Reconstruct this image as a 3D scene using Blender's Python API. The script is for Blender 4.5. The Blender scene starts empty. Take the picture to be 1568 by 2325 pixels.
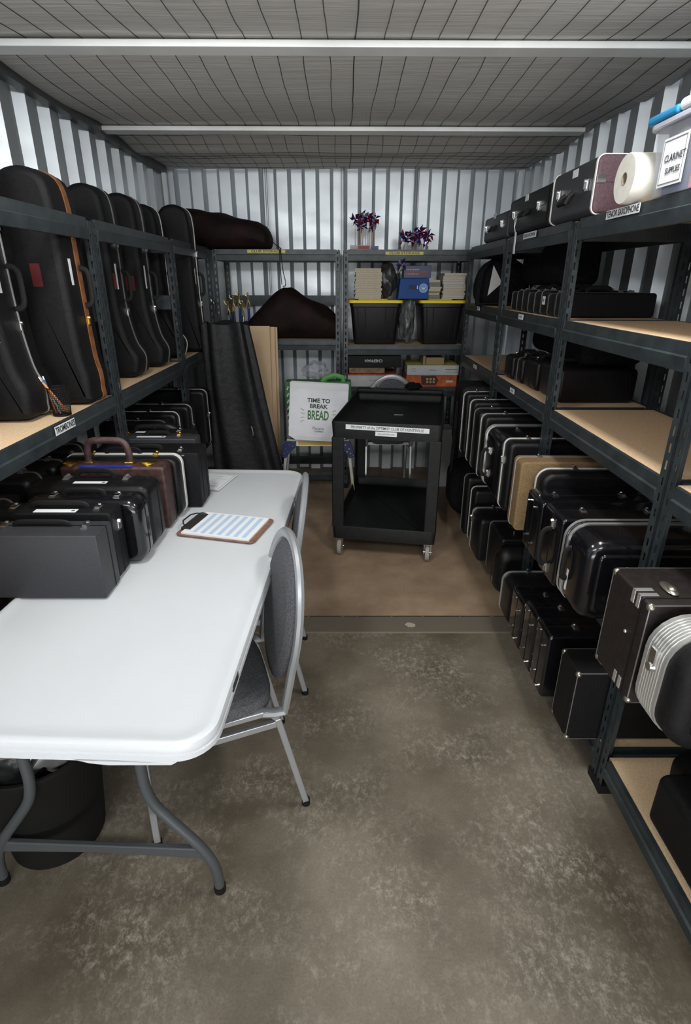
import bpy, bmesh, math, random
from mathutils import Vector, Matrix, noise
random.seed(7)
S = bpy.context.scene
C = S.collection
PI = math.pi
R = math.radians
# ---------------------------------------------------------------- camera, world, lights, exposure
cam_data = bpy.data.cameras.new('camera')
cam = bpy.data.objects.new('camera', cam_data)
C.objects.link(cam)
cam_data.sensor_fit = 'VERTICAL'
cam_data.sensor_height = 24.0
cam_data.lens = 1248.6 / 2325 * 24.0
cam_data.clip_start = 0.02
cam.matrix_world = (Matrix.Translation((0, 0, 1.622)) @ Matrix.Rotation(-0.0043, 4, 'Z')
                    @ Matrix.Rotation(PI / 2 - 0.3971, 4, 'X') @ Matrix.Rotation(0.0025, 4, 'Z'))
S.camera = cam
S.view_settings.view_transform = 'Standard'
S.view_settings.look = 'None'
S.view_settings.exposure = 0.14
S.view_settings.gamma = 1.0
w = bpy.data.worlds.new('world')
S.world = w
w.use_nodes = True
w.node_tree.nodes['Background'].inputs[0].default_value = (0.80, 0.86, 0.95, 1)
w.node_tree.nodes['Background'].inputs[1].default_value = 0.35


def area(name, loc, rot, sx, sy, power, col):
    d = bpy.data.lights.new(name, 'AREA')
    d.shape = 'RECTANGLE'
    d.size = sx
    d.size_y = sy
    d.energy = power
    d.color = col
    o = bpy.data.objects.new(name, d)
    C.objects.link(o)
    o.location = loc
    o.rotation_euler = rot
    return o


# ceiling strip lights above the photographer, just out of the top of the frame, and two out in the corridor
area('strip_light', (0.72, 1.45, 2.385), (R(12), 0, 0), 0.18, 0.85, 21, (1.0, 0.99, 0.96))
area('strip_light', (-0.60, 1.45, 2.385), (R(12), 0, 0), 0.18, 0.85, 19, (1.0, 0.99, 0.96))
area('corridor_light', (1.0, -0.75, 2.36), (R(78), 0, R(10)), 1.2, 0.22, 24, (0.94, 0.97, 1.0))
area('corridor_light', (-1.05, -0.75, 2.36), (R(78), 0, R(-9)), 1.2, 0.22, 24, (0.94, 0.97, 1.0))
# added fill panels behind the camera: one forward for depth, one upward for the ceiling
area('added_forward_fill', (0.0, -2.0, 1.6), (R(90), 0, 0), 2.4, 1.5, 12, (1.0, 0.98, 0.95))
area('added_ceiling_fill', (0.0, -1.5, 0.12), (R(140), 0, 0), 2.4, 1.4, 90, (1.0, 0.97, 0.92))

# ---------------------------------------------------------------- materials
MATS = {}


def mat(name, col, rough=0.5, metal=0.0, n=0.0, scale=20.0, bump=0.0, bscale=None, spec=0.5, alpha=1.0, trans=0.0, col2=None, coat=0.0):
    if name in MATS:
        return MATS[name]
    m = bpy.data.materials.new(name)
    m.use_nodes = True
    nt = m.node_tree
    b = nt.nodes['Principled BSDF']
    b.inputs['Base Color'].default_value = (*col, 1)
    b.inputs['Roughness'].default_value = rough
    b.inputs['Metallic'].default_value = metal
    b.inputs['Specular IOR Level'].default_value = spec
    b.inputs['Alpha'].default_value = alpha
    b.inputs['Transmission Weight'].default_value = trans
    b.inputs['Coat Weight'].default_value = coat
    tc = nt.nodes.new('ShaderNodeTexCoord')
    if n > 0 or col2:
        t = nt.nodes.new('ShaderNodeTexNoise')
        t.inputs['Scale'].default_value = scale
        t.inputs['Detail'].default_value = 5
        nt.links.new(tc.outputs['Object'], t.inputs['Vector'])
        r = nt.nodes.new('ShaderNodeValToRGB')
        c2 = col2 if col2 else tuple(min(1, c * (1 + n)) for c in col)
        c1 = col if col2 else tuple(c * (1 - n) for c in col)
        r.color_ramp.elements[0].position = 0.35
        r.color_ramp.elements[1].position = 0.65
        r.color_ramp.elements[0].color = (*c1, 1)
        r.color_ramp.elements[1].color = (*c2, 1)
        nt.links.new(t.outputs['Fac'], r.inputs['Fac'])
        nt.links.new(r.outputs['Color'], b.inputs['Base Color'])
    if bump > 0:
        t2 = nt.nodes.new('ShaderNodeTexNoise')
        t2.inputs['Scale'].default_value = bscale or scale
        t2.inputs['Detail'].default_value = 4
        nt.links.new(tc.outputs['Object'], t2.inputs['Vector'])
        bp = nt.nodes.new('ShaderNodeBump')
        bp.inputs['Strength'].default_value = bump
        bp.inputs['Distance'].default_value = 0.01
        nt.links.new(t2.outputs['Fac'], bp.inputs['Height'])
        nt.links.new(bp.outputs['Normal'], b.inputs['Normal'])
    MATS[name] = m
    return m


STEEL = mat('rack_steel', (0.036, 0.046, 0.051), 0.42, 0.25, 0.25, 14, 0.05, 200)
BOARD = mat('particle_board', (0.63, 0.45, 0.28), 0.75, 0, 0.16, 260, 0.1, 300)
BLACKP = mat('black_plastic', (0.007, 0.007, 0.008), 0.36, 0, 0.2, 40, 0.12, 500, spec=0.28)
BLACKG = mat('black_gloss', (0.005, 0.005, 0.0065), 0.17, 0, 0.2, 30, 0.03, 60, coat=0.3)
BLACKV = mat('black_vinyl', (0.0065, 0.0065, 0.0075), 0.5, 0, spec=0.22, n=0.25, scale=90, bump=0.25, bscale=700)
BLACKR = mat('black_rubber', (0.006, 0.006, 0.006), 0.6, spec=0.25)
BLACKC = mat('black_cloth', (0.008, 0.008, 0.010), 0.92, 0, 0.4, 60, 0.4, 900, spec=0.15)
BLACKN = mat('black_nylon', (0.006, 0.0065, 0.008), 0.62, 0, 0.3, 12, 0.5, 26, spec=0.5)
GREYV = mat('grey_vinyl', (0.032, 0.033, 0.038), 0.5, 0, 0.08, 90, 0.12, 900)
BROWNV = mat('brown_leatherette', (0.055, 0.026, 0.024), 0.42, 0, 0.35, 50, 0.2, 500)
BROWNB = mat('brown_black_vinyl', (0.014, 0.010, 0.0095), 0.45, 0, 0.3, 60, 0.2, 600)
BURG = mat('burgundy_vinyl', (0.075, 0.038, 0.05), 0.6, 0, 0.25, 160, 0.25, 700)
TANC = mat('tan_tweed', (0.21, 0.135, 0.062), 0.7, 0, 0.3, 300, 0.3, 700)
TANB = mat('brown_trim', (0.22, 0.085, 0.03), 0.4, 0, 0.3, 30)
SILV = mat('aluminium_trim', (0.72, 0.72, 0.70), 0.32, 0.75)
NICKEL = mat('old_nickel', (0.42, 0.40, 0.34), 0.3, 0.9)
DIMTRIM = mat('dull_trim', (0.22, 0.22, 0.21), 0.4, 0.6)
WHITRIM = mat('white_trim', (0.66, 0.66, 0.62), 0.45)
CHROME = mat('chrome', (0.85, 0.85, 0.84), 0.12, 1.0)
BRASS = mat('brass', (0.80, 0.58, 0.16), 0.25, 1.0)
GOLD = mat('gold_figure', (0.75, 0.60, 0.28), 0.25, 0.9)
WHITEP = mat('white_paper', (0.74, 0.76, 0.78), 0.7)
INK = mat('ink', (0.03, 0.03, 0.035), 0.7)
PALEINK = mat('grey_ink', (0.13, 0.14, 0.15), 0.7)
YELLOWL = mat('yellow_label', (0.62, 0.56, 0.18), 0.6)
YELLOW = mat('yellow_plastic', (0.80, 0.60, 0.02), 0.4)
REDL = mat('red_sticker', (0.11, 0.012, 0.015), 0.5)
TABLEW = mat('white_table_plastic', (0.575, 0.60, 0.625), 0.36, 0, 0.01, 6, 0.06, 500)
TLEG = mat('grey_powder_coat', (0.075, 0.083, 0.088), 0.38, 0.2)
CHSIL = mat('silver_chair_frame', (0.42, 0.44, 0.46), 0.33, 0.55)
FABRIC = mat('grey_chair_fabric', (0.085, 0.087, 0.096), 0.9, 0, 0.38, 210, 0.4, 400)
CARTP = mat('cart_plastic', (0.009, 0.0098, 0.0105), 0.5, 0, 0.25, 30, 0.2, 350, spec=0.3)
WHEEL = mat('grey_wheel', (0.28, 0.27, 0.25), 0.6)
BLUEP = mat('blue_plastic', (0.010, 0.06, 0.24), 0.6, spec=0.3)
NAVY = mat('navy_plastic', (0.012, 0.02, 0.09), 0.4)
LBLUE = mat('light_blue', (0.10, 0.30, 0.62), 0.5)
CREAM = mat('cream_pages', (0.50, 0.44, 0.34), 0.85, 0, 0.12, 120)
GREYPG = mat('grey_pages', (0.20, 0.20, 0.17), 0.85, 0, 0.2, 120)
ORANGE = mat('orange_box', (0.42, 0.085, 0.02), 0.6, 0, 0.35, 18)
BAGM = mat('dark_red_brown_bag', (0.011, 0.0045, 0.004), 0.75, 0, 0.5, 7, 0.25, 40, spec=0.25)
GREYBAG = mat('grey_plastic_bag', (0.10, 0.105, 0.105), 0.32, 0, 0.2, 20, 0.4, 24)
DKBAG = mat('dark_grey_plastic_bag', (0.035, 0.037, 0.037), 0.35, 0, 0.2, 20, 0.4, 24)
CLEARBAG = mat('clear_plastic_bag', (0.40, 0.42, 0.46), 0.25, 0, alpha=0.40, bump=0.3, bscale=20)
WHITEBAG = mat('white_bin_liner', (0.62, 0.62, 0.58), 0.35, 0, 0.1, 20, 0.5, 22)
GREEN = mat('green_print', (0.05, 0.17, 0.06), 0.6)
DGREEN = mat('dark_green_ink', (0.02, 0.06, 0.03), 0.6)
LGREEN = mat('light_green_ink', (0.30, 0.45, 0.22), 0.6)
PAPERBAG = mat('white_paper_bag', (0.80, 0.81, 0.86), 0.75, 0, 0.04, 12, 0.2, 14)
WOODT = mat('brown_hardboard', (0.20, 0.10, 0.065), 0.55, 0, 0.2, 60)
PALEBLUE = mat('pale_blue_ink', (0.42, 0.55, 0.72), 0.7)
BIN = mat('clear_plastic_bin', (0.62, 0.66, 0.74), 0.2, alpha=0.22)
BLUELID = mat('blue_lid', (0.02, 0.20, 0.42), 0.4)
SALMON = mat('salmon_folder', (0.55, 0.12, 0.09), 0.6)
PINRED = mat('foil_red', (0.16, 0.008, 0.02), 0.35, 0.3)
PINBLUE = mat('foil_blue', (0.010, 0.018, 0.20), 0.35, 0.3)
PINSIL = mat('foil_silver', (0.6, 0.6, 0.65), 0.25, 0.8)
WOODS = mat('pale_stick', (0.55, 0.47, 0.38), 0.7)
CARD = mat('grey_carton', (0.46, 0.47, 0.47), 0.8, 0, 0.06, 20)
TEAL = mat('turquoise_column', (0.03, 0.35, 0.6), 0.3)
GCOL = mat('green_column', (0.03, 0.22, 0.08), 0.3)
ALUM = mat('stool_aluminium', (0.50, 0.50, 0.48), 0.4, 0.6)
ROPE = mat('dark_cord', (0.02, 0.02, 0.02), 0.8)
GREYFELT = mat('grey_binding', (0.10, 0.10, 0.105), 0.8, 0, 0.2, 80)
WIRE = mat('netting_wire', (0.075, 0.075, 0.075), 0.6, 0.3)
WHITETUBE = mat('off_white_paper', (0.70, 0.68, 0.62), 0.8, 0, 0.04, 40)


def corr_mat(name, base, rough):
    m = mat(name, base, rough, 0.85, 0.10, 1.7, 0.10, 3)
    nt = m.node_tree
    b = nt.nodes['Principled BSDF']
    tc = nt.nodes['Texture Coordinate']
    mp = nt.nodes.new('ShaderNodeMapping')
    mp.inputs['Scale'].default_value = (2.2, 2.2, 7)
    t = nt.nodes.new('ShaderNodeTexNoise')
    t.inputs['Scale'].default_value = 1.3
    t.inputs['Detail'].default_value = 6
    nt.links.new(tc.outputs['Object'], mp.inputs['Vector'])
    nt.links.new(mp.outputs['Vector'], t.inputs['Vector'])
    mr = nt.nodes.new('ShaderNodeMapRange')
    mr.inputs['To Min'].default_value = rough - 0.08
    mr.inputs['To Max'].default_value = rough + 0.14
    nt.links.new(t.outputs['Fac'], mr.inputs['Value'])
    nt.links.new(mr.outputs['Result'], b.inputs['Roughness'])
    return m


GALV = corr_mat('galvanised_sheet', (0.60, 0.64, 0.665), 0.42)
GALVB = mat('galvanised_beam', (0.86, 0.88, 0.88), 0.5, 0.25, 0.10, 3)
DARKTRIM = mat('dark_angle_trim', (0.10, 0.105, 0.11), 0.5, 0.5)


def floor_mat():
    m = bpy.data.materials.new('concrete')
    m.use_nodes = True
    nt = m.node_tree
    N, L = nt.nodes, nt.links
    b = N['Principled BSDF']
    tc = N.new('ShaderNodeTexCoord')

    def nz(scale, detail, sc=(1, 1, 1), rough=0.6, dist=0.0):
        mp = N.new('ShaderNodeMapping')
        mp.inputs['Scale'].default_value = sc
        L.new(tc.outputs['Object'], mp.inputs['Vector'])
        t = N.new('ShaderNodeTexNoise')
        t.inputs['Scale'].default_value = scale
        t.inputs['Detail'].default_value = detail
        t.inputs['Roughness'].default_value = rough
        t.inputs['Distortion'].default_value = dist
        L.new(mp.outputs['Vector'], t.inputs['Vector'])
        return t.outputs['Fac']

    def ramp(f, p0, c0, p1, c1):
        r = N.new('ShaderNodeValToRGB')
        r.color_ramp.elements[0].position = p0
        r.color_ramp.elements[0].color = (*c0, 1)
        r.color_ramp.elements[1].position = p1
        r.color_ramp.elements[1].color = (*c1, 1)
        L.new(f, r.inputs['Fac'])
        return r.outputs['Color']

    def mix(f, a, c, mode='MIX'):
        x = N.new('ShaderNodeMix')
        x.data_type = 'RGBA'
        x.blend_type = mode
        if isinstance(f, float):
            x.inputs['Factor'].default_value = f
        else:
            L.new(f, x.inputs['Factor'])
        for s, i in ((a, 6), (c, 7)):
            if isinstance(s, tuple):
                x.inputs[i].default_value = (*s, 1)
            else:
                L.new(s, x.inputs[i])
        return x.outputs[2]
    base = ramp(nz(1.6, 5), 0.35, (0.088, 0.070, 0.046), 0.66, (0.215, 0.185, 0.138))
    light = ramp(nz(55, 9, (0.8, 0.6, 1), 0.85, 0.35), 0.48, (0, 0, 0), 0.64, (1, 1, 1))
    patch = ramp(nz(2.3, 5, (1, 1.2, 1), 0.7), 0.43, (0, 0, 0), 0.62, (1, 1, 1))
    lm = N.new('ShaderNodeMath')
    lm.operation = 'MULTIPLY'
    L.new(light, lm.inputs[0])
    L.new(patch, lm.inputs[1])
    c = mix(lm.outputs[0], base, (0.38, 0.345, 0.285))
    fine = ramp(nz(150, 4), 0.3, (0.84, 0.84, 0.84), 0.7, (1.12, 1.12, 1.12))
    brown = ramp(nz(3.5, 6), 0.3, (0.25, 0.17, 0.108), 0.72, (0.46, 0.335, 0.225))
    sep = N.new('ShaderNodeSeparateXYZ')
    L.new(tc.outputs['Object'], sep.inputs[0])

    def step(v, lo, hi):
        r = N.new('ShaderNodeMapRange')
        r.inputs['From Min'].default_value = lo
        r.inputs['From Max'].default_value = hi
        L.new(v, r.inputs['Value'])
        return r.outputs['Result']
    far = step(sep.outputs['Y'], 2.452, 2.462)
    c = mix(far, c, brown)
    # cast strip of darker concrete before the joint
    s1 = step(sep.outputs['Y'], 2.30, 2.312)
    s2 = step(sep.outputs['Y'], 2.462, 2.452)
    mm = N.new('ShaderNodeMath')
    mm.operation = 'MULTIPLY'
    L.new(s1, mm.inputs[0])
    L.new(s2, mm.inputs[1])
    c = mix(mm.outputs[0], c, (0.155, 0.132, 0.10))
    s3 = step(sep.outputs['Y'], 2.298, 2.303)
    s4 = step(sep.outputs['Y'], 2.316, 2.309)
    m3 = N.new('ShaderNodeMath')
    m3.operation = 'MULTIPLY'
    L.new(s3, m3.inputs[0])
    L.new(s4, m3.inputs[1])
    m4 = N.new('ShaderNodeMath')
    m4.operation = 'MULTIPLY'
    m4.inputs[1].default_value = 0.6
    L.new(m3.outputs[0], m4.inputs[0])
    c = mix(m4.outputs[0], c, (0.34, 0.30, 0.235))
    c = mix(1.0, c, fine, 'MULTIPLY')
    L.new(c, b.inputs['Base Color'])
    b.inputs['Roughness'].default_value = 0.55
    bp = N.new('ShaderNodeBump')
    bp.inputs['Strength'].default_value = 0.12
    bp.inputs['Distance'].default_value = 0.004
    L.new(nz(60, 6), bp.inputs['Height'])
    L.new(bp.outputs['Normal'], b.inputs['Normal'])
    return m


def ceil_mat():
    m = bpy.data.materials.new('ceiling_insulation')
    m.use_nodes = True
    nt = m.node_tree
    N, L = nt.nodes, nt.links
    b = N['Principled BSDF']
    b.inputs['Base Color'].default_value = (0.31, 0.31, 0.30, 1)
    b.inputs['Roughness'].default_value = 0.75
    tc = N.new('ShaderNodeTexCoord')
    mp = N.new('ShaderNodeMapping')
    mp.inputs['Scale'].default_value = (1.2, 22, 1)
    t = N.new('ShaderNodeTexNoise')
    t.inputs['Scale'].default_value = 2.5
    t.inputs['Detail'].default_value = 5
    L.new(tc.outputs['Object'], mp.inputs['Vector'])
    L.new(mp.outputs['Vector'], t.inputs['Vector'])
    bp = N.new('ShaderNodeBump')
    bp.inputs['Strength'].default_value = 0.5
    bp.inputs['Distance'].default_value = 0.006
    L.new(t.outputs['Fac'], bp.inputs['Height'])
    L.new(bp.outputs['Normal'], b.inputs['Normal'])
    r = N.new('ShaderNodeValToRGB')
    r.color_ramp.elements[0].position = 0.3
    r.color_ramp.elements[0].color = (0.60, 0.60, 0.585, 1)
    r.color_ramp.elements[1].position = 0.7
    r.color_ramp.elements[1].color = (0.78, 0.78, 0.765, 1)
    L.new(t.outputs['Fac'], r.inputs['Fac'])
    L.new(r.outputs['Color'], b.inputs['Base Color'])
    return m


# ---------------------------------------------------------------- mesh helpers
class MB:
    def __init__(s):
        s.v = []
        s.f = []

    def add(s, vs, fs):
        o = len(s.v)
        s.v += [tuple(v) for v in vs]
        s.f += [tuple(i + o for i in f) for f in fs]
        return s

    def box(s, x0, x1, y0, y1, z0, z1):
        if x0 > x1:
            x0, x1 = x1, x0
        if y0 > y1:
            y0, y1 = y1, y0
        if z0 > z1:
            z0, z1 = z1, z0
        v = [(x0, y0, z0), (x1, y0, z0), (x1, y1, z0), (x0, y1, z0), (x0, y0, z1), (x1, y0, z1), (x1, y1, z1), (x0, y1, z1)]
        return s.add(v, [(0, 3, 2, 1), (4, 5, 6, 7), (0, 1, 5, 4), (1, 2, 6, 5), (2, 3, 7, 6), (3, 0, 4, 7)])

    def bar(s, p, q, wx, wy, up=(0, 0, 1)):
        p, q = Vector(p), Vector(q)
        d = (q - p).normalized()
        a = d.cross(Vector(up))
        if a.length < 1e-4:
            a = d.cross(Vector((1, 0, 0)))
        a.normalize()
        b = a.cross(d)
        v = []
        for c in (p, q):
            for i, j in ((-1, -1), (1, -1), (1, 1), (-1, 1)):
                v.append(c + a * i * wx / 2 + b * j * wy / 2)
        return s.add(v, [(0, 1, 2, 3), (7, 6, 5, 4), (0, 4, 5, 1), (1, 5, 6, 2), (2, 6, 7, 3), (3, 7, 4, 0)])

    def tube(s, path, r, n=8, closed=False, ry=None, up=None):
        P = [Vector(p) for p in path]
        m = len(P)
        rs = r if isinstance(r, (list, tuple)) else [r] * m
        rings = []
        prev = Vector(up) if up else None
        for i in range(m):
            if closed:
                d = P[(i + 1) % m] - P[i - 1]
            else:
                d = P[min(i + 1, m - 1)] - P[max(i - 1, 0)]
            d.normalize()
            if prev is None:
                prev = Vector((0, 0, 1)) if abs(d.z) < 0.9 else Vector((1, 0, 0))
            a = prev - d * prev.dot(d)
            if a.length < 1e-5:
                a = d.orthogonal()
            a.normalize()
            if not up:
                prev = a
            b = d.cross(a)
            k = (ry / (r if not isinstance(r, (list, tuple)) else r[0])) if ry else 1
            rings.append([P[i] + a * math.cos(2 * PI * j / n) * rs[i] + b * math.sin(2 * PI * j / n) * rs[i] * k for j in range(n)])
        return s.loft(rings, not closed, not closed, closed)

    def loft(s, rings, cap0=True, cap1=True, loop=False):
        n = len(rings[0])
        v = [p for r in rings for p in r]
        f = []
        m = len(rings)
        for i in range(m if loop else m - 1):
            k = (i + 1) % m
            for j in range(n):
                l = (j + 1) % n
                f.append((i * n + j, i * n + l, k * n + l, k * n + j))
        if cap0:
            f.append(tuple(reversed(range(n))))
        if cap1:
            f.append(tuple((m - 1) * n + j for j in range(n)))
        return s.add(v, f)

    def cyl(s, p, q, r0, r1=None, n=14):
        p, q = Vector(p), Vector(q)
        if r1 is None:
            r1 = r0
        d = (q - p).normalized()
        a = d.orthogonal().normalized()
        b = d.cross(a)
        return s.loft([[c + a * math.cos(2 * PI * j / n) * r + b * math.sin(2 * PI * j / n) * r for j in range(n)] for c, r in ((p, r0), (q, r1))])

    def sph(s, c, r, n=8, m=6, sc=(1, 1, 1)):
        c = Vector(c)
        rings = []
        for i in range(m + 1):
            a = PI * (i + 0.02) / (m + 0.04)
            rings.append([c + Vector((math.cos(2 * PI * j / n) * math.sin(a) * r * sc[0], math.sin(2 * PI * j / n) * math.sin(a) * r * sc[1], math.cos(a) * r * sc[2])) for j in range(n)])
        return s.loft(rings)

    def prism(s, pts, ax, a0, a1):
        # pts: 2d polygon; ax: 'x' -> (y,z) polygon, 'y' -> (x,z), 'z' -> (x,y)
        def mk(p, a):
            return {'x': (a, p[0], p[1]), 'y': (p[0], a, p[1]), 'z': (p[0], p[1], a)}[ax]
        return s.loft([[mk(p, a0) for p in pts], [mk(p, a1) for p in pts]])

    def mesh(s, name, m, smooth=False):
        me = bpy.data.meshes.new(name)
        me.from_pydata(s.v, [], s.f)
        bm = bmesh.new()
        bm.from_mesh(me)
        bmesh.ops.recalc_face_normals(bm, faces=bm.faces)
        bm.to_mesh(me)
        bm.free()
        if m:
            me.materials.append(m)
        if smooth:
            me.shade_smooth()
            me.set_sharp_from_angle(angle=R(38))
            for p in me.polygons:      # broad flat faces stay flat shaded
                if len(p.vertices) > 6:
                    p.use_smooth = False
        return me

    def build(s, name, m, parent=None, smooth=False, bevel=0, loc=None, rot=None, seg=2):
        return put(name, s.mesh(name, m, smooth), parent, loc, rot, bevel, seg)


def put(name, me, parent=None, loc=None, rot=None, bevel=0, seg=2):
    o = bpy.data.objects.new(name, me)
    C.objects.link(o)
    if parent:
        o.parent = parent
    if loc:
        o.location = loc
    if rot:
        o.rotation_euler = rot
    if bevel:
        b = o.modifiers.new('bevel', 'BEVEL')
        b.width = bevel
        b.segments = seg
        b.limit_method = 'ANGLE'
        b.angle_limit = R(40)
    return o


def tag(o, label, cat, group=None, kind=None):
    o['label'] = label
    o['category'] = cat
    if group:
        o['group'] = group
    if kind:
        o['kind'] = kind
    return o


def thing(name, label, cat, loc=(0, 0, 0), rot=0, group=None):
    o = bpy.data.objects.new(name, None)
    C.objects.link(o)
    o.empty_display_size = 0.05
    o.location = loc
    o.rotation_euler = rot if isinstance(rot, (tuple, list)) else (0, 0, rot)
    return tag(o, label, cat, group)


def dup(o, loc=None, rot=None, label=None, parent=None):
    c = o.copy()
    C.objects.link(c)
    if parent:
        c.parent = parent
    if loc is not None:
        c.location = loc
    if rot is not None:
        c.rotation_euler = rot if isinstance(rot, (tuple, list)) else (0, 0, rot)
    if label:
        c['label'] = label
    for ch in list(o.children):
        dup(ch, parent=c)
    return c


TXT = {}


def text_mesh(s, size, m, bold=0.0):
    key = (s, size, m.name, bold)
    if key in TXT:
        return TXT[key]
    cu = bpy.data.curves.new('lettering', 'FONT')
    cu.body = s
    cu.size = size
    cu.align_x = 'CENTER'
    cu.align_y = 'CENTER'
    cu.extrude = 0.0003
    cu.offset = bold
    cu.resolution_u = 3
    o = bpy.data.objects.new('lettering', cu)
    C.objects.link(o)
    bpy.context.view_layer.update()
    dg = bpy.context.evaluated_depsgraph_get()
    me = bpy.data.meshes.new_from_object(o.evaluated_get(dg))
    me.materials.clear()
    me.materials.append(m)
    bpy.data.objects.remove(o)
    bpy.data.curves.remove(cu)
    TXT[key] = me
    return me


def lettering(s, size, m, parent, loc, rot=(PI / 2, 0, 0), sx=1.0, sy=1.0, bold=0.0):
    o = put('lettering', text_mesh(s, size, m, bold), parent, loc, rot)
    o.scale = (sx, sy, 1)
    return o


def structure(o):
    o['kind'] = 'structure'
    return o


# ---------------------------------------------------------------- room shell
XL, XR, YB, ZC = -1.405, 1.40, 4.93, 2.436
fl = MB()
fl.add([(XL - 0.1, -2.2, 0), (XR + 0.1, -2.2, 0), (XR + 0.1, YB + 0.1, 0), (XL - 0.1, YB + 0.1, 0)], [(0, 1, 2, 3)])
o = structure(fl.build('floor', floor_mat()))
# dark open joint across the slab, slightly broken
j = MB()
x = XL
while x < XR:
    l = random.uniform(0.06, 0.22)
    t = random.uniform(0.004, 0.008)
    j.box(x, min(x + l, XR), 2.449 - t / 2, 2.449 + t / 2, 0.0005, 0.0012)
    x += l + random.uniform(0.0, 0.03)
structure(j.build('trim_1', mat('joint_dirt', (0.02, 0.018, 0.015), 0.9)))
# paint / plaster splat by the joint
sp = MB()
pts = []
for k in range(12):
    a = 2 * PI * k / 12
    r = random.uniform(0.6, 1.0)
    pts.append((0.342 + math.cos(a) * 0.032 * r, 2.372 + math.sin(a) * 0.022 * r))
sp.prism(pts, 'z', 0.0003, 0.0015)
tag(sp.build('plaster_splat', mat('plaster', (0.42, 0.37, 0.28), 0.9)), 'small cream splat dried on the concrete in front of the floor joint', 'stain')


def corrugated(name, axis, u0, u1, pos, inward, z0, z1, depth=0.045, flat=0.082, web=0.028, phase=0.0):
    # vertical box ribs; inward = sign of the direction that points into the room
    pr = []
    u = u0 - phase
    lvl = 0
    while u < u1 + 0.3:
        pr.append((u, lvl * depth))
        u += flat
        pr.append((u, lvl * depth))
        u += web
        lvl = 1 - lvl
    pr = [(min(max(a, u0), u1), d) for a, d in pr]
    v, f = [], []
    for z in (z0, z1):
        for a, d in pr:
            q = pos + inward * (d - depth)
            v.append((a, q, z) if axis == 'x' else (q, a, z))
    n = len(pr)
    for i in range(n - 1):
        if pr[i][0] != pr[i + 1][0]:
            f.append((i, i + 1, n + i + 1, n + i))
    mb = MB().add(v, f)
    return structure(mb.build(name, GALV))


corrugated('wall_back', 'x', XL - 0.06, XR + 0.06, YB, -1, 0, ZC + 0.02, phase=0.045)
corrugated('wall_left', 'y', 0.2, YB, XL, 1, 0, ZC + 0.02)
corrugated('wall_right', 'y', 0.2, YB, XR, -1, 0, ZC + 0.02, phase=0.03)

# insulation ceiling, sagging between the purlins, with its wire netting
cl = MB()
nx, ny = 60, 140
CY0, CY1 = -1.0, YB + 0.02


def sag(x, y):
    t = ((y - 2.52) % 1.14) / 1.14
    s = -0.030 * math.sin(PI * t) ** 0.8
    s += 0.010 * noise.noise(Vector((x * 1.5, y * 2.2, 3)))
    if y > 3.8:
        s += 0.016 * math.sin((y - 3.8) * 11) * (0.6 + 0.6 * noise.noise(Vector((x * 0.9, 1, 5))))
    return s


rows = []
for jx in range(ny + 1):
    y = CY0 + (CY1 - CY0) * jx / ny
    rows.append([(XL - 0.02 + (XR - XL + 0.04) * i / nx, y, ZC + sag(XL + (XR - XL) * i / nx, y)) for i in range(nx + 1)])
v = [p for r in rows for p in r]
f = [(a * (nx + 1) + b, a * (nx + 1) + b + 1, (a + 1) * (nx + 1) + b + 1, (a + 1) * (nx + 1) + b) for a in range(ny) for b in range(nx)]
cl.add(v, f)
ceiling = structure(cl.build('ceiling', ceil_mat(), smooth=True))
nw = MB()
for i in range(28):
    x0 = XL + 0.05 + i * 0.1
    path = []
    for k in range(60):
        y = CY0 + 0.02 + (CY1 - CY0 - 0.04) * k / 59
        xx = x0 + 0.014 * noise.noise(Vector((i * 3.1, y * 1.6, 0))) + 0.006 * noise.noise(Vector((i * 7.7, y * 5, 2)))
        path.append((xx, y, ZC + sag(xx, y) - 0.001))
    nw.tube(path, 0.0017 if i != 14 else 0.0026, 4)
y = 3.9
while y < YB:
    path = []
    for k in range(40):
        xx = XL + (XR - XL) * k / 39
        yy = y + 0.02 * noise.noise(Vector((xx * 1.5, y * 3, 9)))
        path.append((xx, yy, ZC + sag(xx, yy) - 0.001))
    nw.tube(path, 0.0012, 4)
    y += 0.16
nw.build('wire_netting', WIRE, ceiling)
# purlins
for i, yy in enumerate((2.505, 3.70)):
    b = MB()
    zb = ZC - 0.015
    b.prism([(yy - 0.035, zb), (yy - 0.035, zb - 0.022), (yy + 0.035, zb - 0.028), (yy + 0.04, zb - 0.018), (yy + 0.04, zb)], 'x', XL + 0.03, XR - 0.045)
    structure(b.build('trim_%d' % (i + 2), GALVB, bevel=0.003))
b = MB()
b.prism([(XL + 0.002, ZC - 0.055), (XL + 0.055, ZC - 0.055), (XL + 0.055, ZC - 0.010), (XL + 0.002, ZC - 0.005)], 'y', 0.3, YB - 0.05)
b2 = MB()
b2.v = [(p[0], p[1], p[2]) for p in b.v]
b2.f = b.f
structure(b2.build('trim_4', DARKTRIM))
b = MB()
for xx, wd in ((XL + 0.035, 0.03), (XR - 0.05, 0.03)):
    b.box(xx - wd / 2, xx + wd / 2, YB - 0.075, YB - 0.045, 0, ZC - 0.03)
structure(b.build('trim_5', GALVB))
# overlap seams and screws of the back sheeting
b = MB()
for xx in (-0.62, -0.02, 0.55):
    for d in (0, 0.016, 0.028):
        b.box(xx + d, xx + d + 0.004, YB - 0.0475, YB - 0.0455, 0, ZC)
structure(b.build('trim_6', DARKTRIM))

# ---------------------------------------------------------------- shelving units
PW = 0.034


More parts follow.
